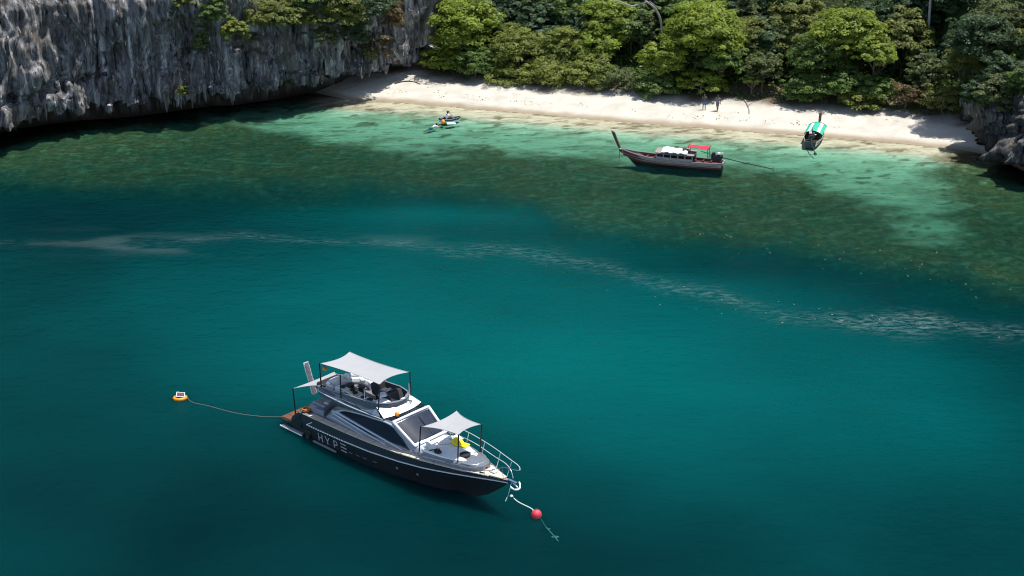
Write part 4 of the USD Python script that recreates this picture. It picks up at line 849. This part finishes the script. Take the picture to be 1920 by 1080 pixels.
awning('awning', [(2.2, -1.15, 5.0), (7.42, -1.12, 5.30), (7.45, 1.12, 5.32), (2.2, 1.15, 5.0)],
       [((2.15, -1.12, 3.42), (2.15, -1.17, 5.0)), ((7.42, -1.30, 3.62), (7.46, -1.16, 5.3)), ((7.42, 1.30, 3.62), (7.5, 1.16, 5.32)), ((2.15, 1.12, 3.42), (2.15, 1.17, 5.0)), ((4.25, -1.40, 3.35), (4.25, -1.36, 4.95)), ((4.25, 1.40, 3.35), (4.25, 1.36, 4.95))], 'large awning', .13, .12)
awning('awning', [(.15, -1.62, 2.86), (2.0, -1.0, 3.45), (2.0, 1.0, 3.45), (.15, 1.62, 2.86)], [((.2, -1.66, 1.2), (.12, -1.68, 2.88)), ((.2, 1.66, 1.2), (.12, 1.68, 2.88))], 'stern awning', .15, .08)
awning('awning', [(11.15, -1.36, 3.98), (13.5, -.86, 4.12), (13.5, .86, 4.12), (11.15, 1.36, 3.98)], [((10.75, -1.28, 2.25), (11.08, -1.42, 4.0)), ((13.35, -.80, 2.3), (13.56, -.92, 4.14)), ((13.35, .95, 2.2), (13.56, .92, 4.14)), ((10.95, 1.28, 2.25), (11.1, 1.42, 4.0))], 'bow awning', .17, .08)
# raised gangway at the stern
gw = Y('gangway', MB().loft([[np.array(c) + [sx, sy, sz] for sx, sy, sz in ((0, -.19, 0), (0, .19, 0), (.05, .19, .05), (.05, -.19, .05), (0, -.19, 0))] for c in ([-1.0, .85, 1.25], [-1.35, .55, 3.4])]), 'white_paint', smooth=False)
for k in range(7):
    f_ = (k + .5) / 7; Y('tread', MB().box((-1.0 - .35 * f_ + .075, .85 - .3 * f_, 1.25 + 2.15 * f_), (.05, .27, .30), ry=-.16), 'deck_grey', gw)

# things aboard
def aboard(name, label, cat, p, parts, rz=0, group=None):
    t = thing(name, label, cat, yw(p), YROT + rz, group=group)
    for nm, mb, m in parts: obj(nm, mb, M[m], t)
    return t
bean = trimesh.creation.icosphere(3, 1.0); vv = bean.vertices; vv[:, 2] = np.where(vv[:, 2] < 0, vv[:, 2] * .35, vv[:, 2] * (.55 + .45 * smooth(.6, -.6, vv[:, 0]))); vv *= [.52, .42, .42]; vv *= (1 + .16 * (meshkit.fbm(vv * 4 + 9, 2, 3) - .5))[:, None]
aboard('bean_bag', 'bright yellow bean bag on the white sun pad under the bow awning', 'bean bag', (11.95, .62, 2.52), [('bag', bean.apply_scale(.74), 'yellow'), ('lounge_pad', MB().box((.46, .02, -.06), (.42, .50, .08), bev=.03), 'yellow')], 12)
aboard('tray', 'round black tray on the front of the white sun pad', 'tray', (13.15, -.02, 2.44), [('plate', MB().cyl((0, 0, 0), .30, .04, 28), 'black'), ('rim', MB().tube([(.29 * math.cos(a), .29 * math.sin(a), .03) for a in np.linspace(0, 2 * PI, 25)[:-1]], .02, 6, closed=True), 'black')])
aboard('chair', 'low white deck chair with black frame on the near side of the bow sun pad', 'chair', (11.35, -.72, 2.41), [('seat', MB().box((0, 0, .16), (.48, .46, .08), bev=.03), 'cushion_white'), ('backrest', MB().box((-.30, 0, .34), (.10, .46, .40), ry=-.5, bev=.03), 'cushion_white'), ('frame', MB().tube([(-.2, -.22, 0), (.2, -.22, .12), (.2, .22, .12), (-.2, .22, 0)], .025, 6), 'black')], 30)
aboard('bag', 'small black bag beside the low white deck chair on the bow', 'bag', (11.85, -.88, 2.50), [('body', MB().ball((0, 0, 0), (.24, .14, .13)), 'black'), ('strap', MB().tube(curve([(-.15, 0, .1), (0, .03, .2), (.15, 0, .1)], 8), .018, 5), 'black')], 20)
tw_ = trimesh.creation.icosphere(3); tv = tw_.vertices; tv *= (1 + .9 * (meshkit.fbm(tv * 2.6 + 4, 3, 8) - .5))[:, None]; tv *= [.40, .50, .10]
aboard('towel', 'crumpled white towel on the aft end of the bow sun pad', 'towel', (11.15, .42, 2.46), [('cloth', tw_, 'cushion_white'), ('fold', MB().box((.18, .2, .05), (.3, .22, .06), rz=.4, bev=.02), 'cushion_grey')])
aboard('cushion', 'square white cushion at the far side of the bow sun pad, below the awning', 'cushion', (11.5, 1.08, 2.50), [('cover', MB().box((0, 0, 0), (.62, .38, .16), bev=.06), 'cushion_white'), ('piping', MB().box((0, 0, 0), (.64, .40, .02)), 'teak')], -14)
def lantern(label, p, hang):
    t = thing('ball_lantern', label, 'lantern', yw(p), YROT)
    b = trimesh.creation.icosphere(3, .15); b.vertices *= (1 - .07 * np.abs(np.sin(np.arctan2(b.vertices[:, 1], b.vertices[:, 0]) * 5)))[:, None]; b.vertices[:, 2] *= .92
    obj('ball', b, M['orange'], t, smooth=60)
    obj('stem', MB().tube([(0, 0, .12), hang], .016, 5), M['black'], t)
lantern('orange ball hanging from the pole at the aft corner of the big awning', (2.42, -1.0, 4.68), (-.2, -.05, .30))
lantern('orange ball resting on the dark band above the windscreen', (8.52, -.86, 3.70), (0, 0, .17))
# tackle on the stern
for lab, p in (('orange and red coil of line on the stern platform beside the near wing', (-.35, -.9, .52)), ('reddish coil of line heaped in the corner of the stern rail', (.85, -1.35, 1.52))):
    t = thing('rope_coil', lab, 'rope', yw(p), YROT)
    for k, (r, z) in enumerate(((.24, .03), (.20, .08), (.22, .13))):
        obj('coil', MB().tube([(r * math.cos(a) + .02 * k, r * math.sin(a), z) for a in np.linspace(0, 2 * PI, 19)[:-1]], .035, 6, closed=True), M['teak_red' if k % 2 else 'orange'], t)
# ------------------------------------------------------------------ buoys, floats and lines
bu = at(1006, 963, .22)
by_ = thing('mooring_buoy', 'round red mooring buoy floating ahead of the yacht\'s bow', 'buoy', (bu[0], bu[1], 0))
bb = trimesh.creation.icosphere(3, .29); obj('ball', bb.apply_translation((0, 0, .17)), M['red'], by_, smooth=60)
obj('band', MB().tube([(.29 * math.cos(a), .29 * math.sin(a), .10) for a in np.linspace(0, 2 * PI, 25)[:-1]], .02, 5, closed=True), M['wood_maroon'], by_)
obj('eye', MB().tube([(.06 * math.cos(a), 0, .47 + .06 * math.sin(a)) for a in np.linspace(0, 2 * PI, 13)[:-1]], .015, 5, closed=True), M['rope_dark'], by_)
def line(name, label, cat, pts, r, m, n=40, part='strand', extra=None):
    P_ = np.array(pts, float); base = P_.mean(0); t = thing(name, label, cat, base)
    obj(part, MB().tube(curve(P_ - base, n), r, 6), m, t, smooth=60)
    for nm, q, rr, mm in extra or (): obj(nm, MB().ball(np.asarray(q, float) - base, rr, 1), mm, t)
    return t
p0, p1, p2, p3 = at(958, 930, -.05), at(970, 940, .03), at(985, 948, .03), bu + (-.2, .15, .05)
line('mooring_line', 'white line lying on the water between the yacht\'s bow and the red buoy', 'rope', [yw((16.7, 0, 2.05)), yw((16.2, .05, .6)), at(957, 929, -.12), p1, p2, p3], [.012] * 24 + [.036] * 26, M['rope_white'], 50, extra=[('knot', at(959, 931, -.02), .11, M['rope_white'])])
line('anchor_line', 'green line sinking away through the water beyond the red buoy', 'rope', [bu + (.1, -.1, -.10), at(1016, 976, .0), at(1022, 986, .012), at(1030, 996, .02), at(1040, 1007, .012), at(1047, 1016, -.04), at(1052, 1024, -.5)], np.r_[np.full(14, .02), np.full(26, .045)], M['rope_green'], 40,
     extra=[('weed', at(1028, 992, .0), (.12, .08, .04), M['rope_green']), ('weed', at(1041, 1007, -.02), (.24, .12, .05), M['rope_green'])])
fo = at(338, 748, 0)
rf_ = thing('life_float', 'small orange float with white framed panel, astern of the yacht', 'float', fo, 8)
obj('tube', MB().tube([(.36 * math.cos(a), .29 * math.sin(a), .08) for a in np.linspace(0, 2 * PI, 29)[:-1]], .11, 10, closed=True), M['orange'], rf_, smooth=60)
obj('floor', MB().cyl((0, 0, .05), .30, .05, 20), M['orange'], rf_)
pf = obj('panel', MB().box((.03, .08, .25), (.50, .40, .04), rx=.3, ry=.12), M['wood_maroon'], rf_)
for (a, b) in (((-.25, -.2), (.25, -.2)), ((.25, -.2), (.25, .2)), ((.25, .2), (-.25, .2)), ((-.25, .2), (-.25, -.2))):
    R_ = trimesh.transformations.euler_matrix(.3, .12, 0)[:3, :3]
    obj('frame_bar', MB().tube([R_ @ [a[0], a[1], .03] + (.03, .08, .25), R_ @ [b[0], b[1], .03] + (.03, .08, .25)], .024, 6), M['white_paint'], pf)
s0 = yw((-.4, -.4, .6))
line('stern_line', 'thin dark line drooping on the water from the yacht\'s stern to the orange float', 'rope', [s0, at(515, 782, .05), at(480, 780, .012), at(450, 776, .012), at(415, 768, .012), at(385, 760, .012), at(358, 753, .012), fo + (.5, 0, .05)], .028, M['rope_dark'], 60)

# ------------------------------------------------------------------ longtail boats
def longtail(label, stern, heading, L, B, H, cols, prow, group=None, roof=None, canopy=None, stripes=None, tail=None, ribbons=True, rake=.9):
    t = thing('longtail_boat', label, 'longtail boat', stern, heading)
    O_ = lambda n, m, c, p=t, **k: obj(n, m, M[c] if isinstance(c, str) else c, p, **k)
    f = np.linspace(0, 1, 27)
    hb = np.interp(f, [0, .08, .3, .55, .75, .9, 1], [.62, .78, 1, .98, .72, .34, .05]) * B / 2
    zs_ = H * (.78 + .10 * (1 - f) ** 3 + np.interp(f, [0, .5, .7, .85, .95, 1], [0, .02, .12, .34, .62, .80]))
    sec = lambda i, s, k: [(f[i] * L - 1.1 * smooth(.72, 1.0, f[i]) * (1 - z / zs_[i]), s * hb[i] * a, z) for a, z in ((1.0, zs_[i]), (.97, zs_[i] * .62), (.86, zs_[i] * .30), (.72, -.24), (.30, -.52), (0, -.58))]
    hullU, hullL = MB(), MB()
    for s in (-1, 1):
        S_ = np.array([sec(i, s, 0) for i in range(27)]); S_ = S_[::-1] if s > 0 else S_
        hullU.add(sheet(S_[:, :3])); hullL.add(sheet(S_[:, 2:]))
    tr_ = np.array(sec(0, -1, 0) + sec(0, 1, 0)[::-1]); hullL.add((np.vstack([tr_, tr_.mean(0)]), np.array([[i, (i + 1) % len(tr_), len(tr_)] for i in range(len(tr_))])))
    hu = O_('hull', hullU, cols[0], smooth=40); O_('bottom', hullL, cols[1], smooth=40)
    inner = np.array([[(f[i] * L, a * hb[i] * .93, zs_[i] * (.42 if f[i] < .8 else .7) + .10 * abs(a)) for a in np.linspace(1, -1, 7)] for i in range(1, 26)])
    O_('floor', MB().add(sheet(inner)), cols[2], smooth=40)
    for s in (-1, 1):
        lining = np.array([[(f[i] * L, s * hb[i] * k, zs_[i] * z) for k, z in ((.99, 1.0), (.93, .45))] for i in range(1, 26)])
        O_('lining', MB().add(sheet(lining if s > 0 else lining[::-1])), cols[2], smooth=40)
        O_('gunwale', MB().tube([(f[i] * L, s * hb[i], zs_[i] + .02) for i in range(27)], .045, 6), cols[3])
        O_('stripe', MB().tube([(f[i] * L, s * (hb[i] * .985 + .01), zs_[i] * .70) for i in range(1, 26)], .025, 5), cols[4])
    for k in np.linspace(.12, .86, 9):
        i = int(k * 26); O_('thwart', MB().box((f[i] * L, 0, zs_[i] * .78), (.16, hb[i] * 1.9, .05)), cols[2])
    # prow post, ribbons
    e = np.array([L - .1, 0, zs_[-1] - .15]); tip = np.array([L + prow[0], 0, prow[1]]); mid = (e + tip) / 2 + (.03, 0, -.02)
    P_ = np.linspace(e - (.12, 0, .30), tip, 12) + np.array([.0, 0, -.07]) * np.sin(np.linspace(0, PI, 12))[:, None]; pb = MB()
    pb.loft(np.array([[p + (-h * .35, -w, -.04), p + (h * .35, -w, h * .25), p + (h * .35, w, h * .25), p + (-h * .35, w, -.04), p + (-h * .35, -w, -.04)] for p, w, h in zip(P_, np.linspace(.12, .13, 12), np.linspace(.36, .46, 12))]))
    pp_ = O_('prow', pb, 'wood_dark', smooth=30)
    if ribbons:
        O_('ribbon', MB().tube([e + (.02 * 0 + .13 * math.cos(a) + .05, .11 * math.sin(a), .12 + .05 * math.cos(a)) for a in np.linspace(0, 2 * PI, 13)[:-1]], .065, 6, closed=True), 'cloth_pale', pp_)
        O_('ribbon', MB().box(e + (.13, -.12, -.55), (.05, .12, 1.2), ry=.05, bev=.015), 'cloth_pale', pp_)
        O_('ribbon', MB().box(e + (.10, .10, -.40), (.05, .10, .9), ry=.05, bev=.015), 'wood_maroon', pp_)
    if roof:                          # a low cabin with posts and a pale roof
        x0, x1, zr_ = roof
        for s in (-1, 1):
            for x in np.linspace(x0 + .05, x1 - .05, 6):
                y_ = np.interp(x, f * L, hb) * .95; z0 = np.interp(x, f * L, zs_)
                O_('post', MB().box((x, s * y_, (z0 + zr_) / 2), (.09, .07, zr_ - z0)), 'wood_grey')
            pan = np.array([[(x, s * (np.interp(x, f * L, hb) * .97 + .01), np.interp(x, f * L, zs_) + (zr_ - np.interp(x, f * L, zs_)) * k) for k in (0, .42)] for x in np.linspace(x0, x1, 8)])
            O_('cabin_side', MB().add(sheet(pan if s > 0 else pan[::-1])), 'wood_grey', smooth=40)
            O_('rail', MB().tube([(x, s * np.interp(x, f * L, hb) * .96, zr_ - .06) for x in np.linspace(x0, x1, 6)], .05, 6), 'wood_grey')
        rr = np.array([[(x, a * np.interp(x, f * L, hb) * 1.04, zr_ + .10 * (1 - a * a)) for a in np.linspace(1, -1, 9)] for x in np.linspace(x0 - .1, x1 + .1, 8)])
        rf2 = O_('roof', MB().add(sheet(rr)).add(sheet((rr - [0, 0, .05])[::-1])), 'wood_grey', smooth=40)
        sh = np.array([[(x, a * np.interp(x, f * L, hb) * .98 + .08, zr_ + .16 + .16 * (1 - a * a) + .04 * math.sin(x * 9 + a * 5)) for a in np.linspace(1, -.9, 11)] for x in np.linspace(x0 + .55, x1 - .55, 26)])
        O_('roof_sheet', MB().add(sheet(sh)).add(sheet((sh - [0, 0, .10])[::-1])), 'white_paint', rf2, smooth=60)
        O_('roof_bag', MB().box((x0 + .9, .2, zr_ + .38), (.5, .4, .16), rz=.4, bev=.06).box((x0 + 1.8, -.25, zr_ + .38), (.4, .3, .12), rz=-.3, bev=.05), 'wood_dark', rf2)
        O_('roof_rope', MB().tube([(x, -.25, zr_ + .36) for x in np.linspace(x0 + .9, x0 + 2.2, 6)], .03, 5), 'black', rf2)
    if canopy:
        x0, x1, w, z, arch, cm = canopy
        n_ = len(cm); aa = np.linspace(1, -1, n_ + 1); ct = None
        for k in range(n_):
            g = np.array([[(x, a * w, z - arch * a * a) for a in np.linspace(aa[k], aa[k + 1], 6)] for x in np.linspace(x0, x1, 6)])
            O_('canopy_panel' if n_ > 1 else 'canopy', MB().add(sheet(g)).add(sheet((g - [0, 0, .03])[::-1])), cm[k], smooth=True)
        for s in (-1, 1):
            for x in np.linspace(x0 + .08, x1 - .08, 2 if x1 - x0 < 3 else 4):
                y_ = min(w * .9, np.interp(x, f * L, hb) * .95)
                O_('canopy_pole', MB().tube([(x, s * y_, np.interp(x, f * L, zs_) - .1), (x, s * y_ , z - arch * .8)], .03, 6), 'wood_dark')
        for x in (x0, x1): O_('canopy_hoop', MB().tube([(x, a * w, z + .01 - arch * a * a) for a in np.linspace(1, -1, 11)], .035, 6), 'wood_dark')
    # engine on its pivot with the long shaft
    tail = tail or [(-1.0, .2, 1.0), (-4.6, .5, .12)]
    en = O_('engine', MB().box((.55, 0, zs_[0] + .45), (.95, .50, .48), bev=.07).cyl((.85, .1, zs_[0] + .78), .16, .24).box((.2, 0, zs_[0] + .5), (.4, .34, .34), bev=.05), 'engine')
    O_('radiator', MB().box((1.08, 0, zs_[0] + .5), (.10, .46, .46), bev=.02), 'chrome', en)
    O_('exhaust', MB().tube([(.7, -.25, zs_[0] + .6), (.4, -.42, zs_[0] + .72), (0, -.42, zs_[0] + .78)], .05, 6), 'white_paint', en)
    O_('air_filter', MB().cyl((.35, .12, zs_[0] + .86), .15, .16), 'white_paint', en)
    O_('drive_shaft', MB().tube([(.2, 0, zs_[0] + .5)] + tail, .045, 7), 'black', en)
    O_('tiller', MB().tube([(1.0, 0, zs_[0] + .65), (2.1, .15, zs_[0] + .95)], .028, 6), 'black', en)
    q = np.array(tail[-1]); 
    for k in range(3):
        a = k * 2.09; O_('blade', MB().box(q + (0, .10 * math.cos(a), .10 * math.sin(a)), (.03, .10, .20), rx=a), 'engine', en)
    O_('stern_board', MB().box((-.1, 0, zs_[0] * .9), (.16, hb[0] * 2.0, .30), bev=.03), cols[4])
    return t
st1, bw1 = at(1354, 316, 0), at(1172, 299, 0)
hd1 = math.degrees(math.atan2(*(bw1 - st1)[1::-1])); L1 = np.linalg.norm((bw1 - st1)[:2]) + .55
longtail('weathered wooden longtail boat with a white roof and a red awning, moored over the reef', st1, hd1, L1, 1.9, .70, ('wood_grey', 'wood_maroon', 'wood_maroon', 'wood_grey', 'wood_grey'), (.72, 2.65), roof=(2.7, 6.3, 1.26), canopy=(1.3, 3.3, .50, 1.98, .04, ['red_cloth']), tail=[(-1.4, -.3, .75), (-4.7, -1.0, .10)])
st2 = at(1519, 277, 0); bw2 = at(1536, 236, 0.6)
hd2 = math.degrees(math.atan2(*(bw2 - st2)[1::-1])); L2 = np.linalg.norm((bw2 - st2)[:2])
longtail('longtail boat with a green and white striped canopy, nosed up to the sand', st2, hd2, L2, 1.75, .66, ('white_paint', 'rubber_dark', 'wood_dark', 'wood_grey', 'rubber_dark'), (.45, 1.9), canopy=(1.5, 5.0, .92, 1.32, .36, ['green_cloth', 'white_cloth', 'green_cloth', 'green_cloth', 'white_cloth', 'green_cloth']), tail=[(-.9, -.25, .6), (-2.2, -.8, .05)])

# ------------------------------------------------------------------ people
def face(t, head, d, m='skin', hairm='hair', hair_r=1.0):
    d = np.array([math.cos(d), math.sin(d), 0]); s = np.array([-d[1], d[0], 0]); h = np.asarray(head, float)
    hb_ = trimesh.creation.icosphere(2, 1.0); v = hb_.vertices * .118 * hair_r
    v = v + (-d * .022 + np.array([0, 0, .028])); hb_.vertices = v + h
    keep = ((hb_.triangles_center - h) @ d < .055) | ((hb_.triangles_center - h)[:, 2] > .06); hb_.update_faces(keep); obj('hair', hb_, M[hairm], t, smooth=60)
    e = MB()
    for k in (-1, 1): e.ball(h + d * .096 + s * .036 * k + (0, 0, .005), .013, 1)
    obj('eyes', e, M['black'], t)
def person(name, label, p, pose, skin, shirt, shorts, face_dir, rot=0, hairm='hair', group=None):
    t = thing(name, label, 'person', p)
    J = {k: np.asarray(v, float) for k, v in pose.items()}
    c, s = math.cos(rot), math.sin(rot); Rz = np.array([[c, -s, 0], [s, c, 0], [0, 0, 1]]); J = {k: Rz @ v for k, v in J.items()}
    d = np.array([math.cos(face_dir), math.sin(face_dir), 0])
    prs = [((J['pelvis'], .125), (J['chest'], .135)), ((J['chest'], .13), (J['neck'], .06)), ((J['shl'], .065), (J['shr'], .065)), ((J['chest'], .12), (J['shl'], .06)), ((J['chest'], .12), (J['shr'], .06)), ((J['neck'], .05), (J['head'], .06)), ((J['head'], .098), (J['head'] + d * .022 - (0, 0, .06), .07)),
           ((J['head'] + d * .09 - (0, 0, .01), .018), (J['head'] + d * .105 - (0, 0, .03), .02))]
    for a in 'lr':
        prs += [((J['sh' + a], .058), (J['el' + a], .043)), ((J['el' + a], .042), (J['wr' + a], .030)), ((J['wr' + a], .032), (J['ha' + a], .030)), ((J['hip' + a], .092), (J['kn' + a], .060)), ((J['kn' + a], .058), (J['an' + a], .040)), ((J['an' + a], .042), (J['to' + a], .032))]
        w = J['ha' + a] - J['wr' + a]; w = w / max(np.linalg.norm(w), 1e-6); u = np.cross(w, [0, 0, 1.0]); u = u / np.linalg.norm(u) if np.linalg.norm(u) > .1 else np.array([1.0, 0, 0])
        for k, L_ in ((-1.5, .055), (-.5, .070), (.5, .066), (1.5, .050)): prs.append(((J['ha' + a] + u * .016 * k, .010), (J['ha' + a] + u * .02 * k + w * L_, .008)))
        prs.append(((J['wr' + a] + u * .02, .012), (J['wr' + a] + u * .06 + w * .05, .009)))
    obj('body', blob(prs, .03, 5), M[skin], t, smooth=True)
    cl = [((J['pelvis'], .142), (J['chest'], .152)), ((J['chest'], .142), (J['shl'], .076)), ((J['chest'], .142), (J['shr'], .076)), ((J['chest'], .14), (J['neck'] - (0, 0, .04), .075))]
    for a in 'lr': cl.append(((J['sh' + a], .076), (J['sh' + a] * .35 + J['el' + a] * .65, .064)))
    obj('shirt', blob(cl, .03, 4), M[shirt], t, smooth=True)
    sl = [((J['hipl'], .118), (J['hipr'], .118))]
    for a in 'lr': sl.append(((J['hip' + a], .116), (J['hip' + a] * .2 + J['kn' + a] * .8, .088)))
    obj('shorts', blob(sl, .03, 4), M[shorts], t, smooth=True)
    face(t, J['head'], face_dir, skin, hairm)
    return t
STAND = dict(pelvis=(0, 0, .95), chest=(0, 0, 1.27), neck=(0, 0, 1.47), head=(0, 0, 1.61), shl=(.19, 0, 1.40), shr=(-.19, 0, 1.40), ell=(.27, .03, 1.12), elr=(-.27, .03, 1.12), wrl=(.27, -.06, .88), wrr=(-.25, -.08, .88), hal=(.27, -.09, .80), har=(-.25, -.11, .80),
             hipl=(.09, 0, .92), hipr=(-.09, 0, .92), knl=(.11, -.03, .50), knr=(-.11, .02, .50), anl=(.12, 0, .08), anr=(-.12, .04, .08), tol=(.13, -.13, .04), tor=(-.14, -.10, .04))
def on_sand(u, v):
    p = at(u, v, .8)
    for _ in range(5): p = at(u, v, gh(p[0], p[1]))
    return p
person('person', 'person in dark top and blue shorts standing on the sand by the trees', on_sand(1320, 206), STAND, 'skin_dark', 'shirt_grey', 'shorts_blue', -PI / 2)
WALK = dict(STAND, knl=(.11, -.16, .52), anl=(.12, -.20, .09), tol=(.13, -.34, .05), knr=(-.11, .06, .50), anr=(-.12, .26, .10), tor=(-.13, .14, .04), ell=(.27, .12, 1.13), wrl=(.28, .10, .88), hal=(.28, .08, .80), elr=(-.30, -.06, 1.14), wrr=(-.34, -.26, 1.02), har=(-.35, -.34, .99))
person('person', 'person in grey clothes walking on the sunlit sand, right of the one in blue shorts', on_sand(1345, 208), WALK, 'skin_dark', 'shorts_grey', 'shorts_grey', -PI * .6, rot=-.5)
# paddler
kp = at(842, 227, 0)
ky = thing('inflatable_kayak', 'small dark inflatable kayak in the turquoise shallows with a pale hull underside', 'kayak', kp, 22)
tubes = MB()
ring_ = [(1.05 * math.cos(a) * (1 if math.cos(a) < 0 else 1.12), .36 * math.sin(a) * (1 - .35 * max(math.cos(a), 0) ** 2), .20 + .14 * abs(math.cos(a)) ** 3) for a in np.linspace(0, 2 * PI, 33)[:-1]]
obj('side_tube', MB().tube(ring_, .12, 10, closed=True), M['rubber_dark'], ky, smooth=60)
obj('floor', MB().slab([(.95 * math.cos(a), .32 * math.sin(a)) for a in np.linspace(0, 2 * PI, 25)[:-1]], .06, .13), M['pale_float'], ky)
obj('bottom', MB().tube([(x * 1.0, y_ * 1.02, .06) for x, y_, z in ring_], .075, 8, closed=True), M['pale_float'], ky, smooth=60)
obj('backrest', MB().box((-.48, 0, .36), (.12, .5, .36), ry=-.25, bev=.05), M['rubber_dark'], ky)
sit = dict(pelvis=(-.25, 0, .28), chest=(-.20, 0, .62), neck=(-.16, 0, .82), head=(-.13, 0, .97), shl=(-.18, .19, .75), shr=(-.18, -.19, .75), ell=(.06, .26, .56), elr=(.06, -.26, .56), wrl=(.28, .22, .52), wrr=(.28, -.20, .56), hal=(.35, .21, .52), har=(.35, -.18, .56),
           hipl=(-.2, .10, .25), hipr=(-.2, -.10, .25), knl=(.20, .16, .42), knr=(.20, -.16, .42), anl=(.55, .13, .20), anr=(.55, -.13, .20), tol=(.62, .13, .28), tor=(.62, -.13, .28))
person('person', 'person in a white shirt with dark hair sitting in the dark inflatable kayak', kp + (0, 0, .02), sit, 'skin', 'shirt_white', 'shirt_grey', math.radians(22), rot=math.radians(22))
pd = thing('paddle', 'dark paddle held across the lap of the person in the kayak', 'paddle', kp, 22)
obj('shaft', MB().tube([(.36, -.95, .42), (.36, .95, .68)], .018, 6), M['black'], pd)
for s_ in (-1, 1): obj('blade', MB().ball((.36, 1.05 * s_, .55 + .14 * s_), (.03, .2, .09), 1), M['black'], pd)
fp = at(829, 234, 0)
mt_ = thing('floating_mat', 'pale blue float lying on the water beside the kayak', 'float', at(846, 232, 0), 10)
obj('mat', MB().box((0, 0, .04), (.95, .62, .12), bev=.05), M['pale_float'], mt_)
for k in (-1, 1): obj('rib', MB().tube([(-.42, .16 * k, .11), (.42, .16 * k, .11)], .03, 6), M['white_paint'], mt_)
ob = thing('swim_float', 'orange ball float between the kayak and the swimmer', 'float', at(831, 230, .1))
obj('ball', trimesh.creation.icosphere(3, .21).apply_translation((0, 0, .08)), M['orange'], ob, smooth=60)
obj('handle', MB().tube([(-.1, 0, .27), (0, 0, .33), (.1, 0, .27)], .02, 6), M['white_paint'], ob)
sw = at(818, 236, 0)
swim = dict(pelvis=(-.55, 0, -.20), chest=(-.22, 0, -.03), neck=(-.02, 0, .06), head=(.08, 0, .16), shl=(-.12, .19, .02), shr=(-.12, -.19, .02), ell=(.10, .34, -.02), elr=(.14, -.30, -.02), wrl=(.34, .26, .02), wrr=(.38, -.20, .04), hal=(.42, .23, .02), har=(.46, -.16, .05),
            hipl=(-.62, .10, -.22), hipr=(-.62, -.10, -.22), knl=(-.98, .14, -.34), knr=(-.98, -.12, -.26), anl=(-1.35, .14, -.42), anr=(-1.36, -.12, -.30), tol=(-1.5, .14, -.46), tor=(-1.5, -.12, -.34))
person('person', 'dark haired swimmer in the shallows reaching towards the orange ball float', sw, swim, 'skin', 'shirt_white', 'shorts_blue', math.radians(35), rot=math.radians(35))
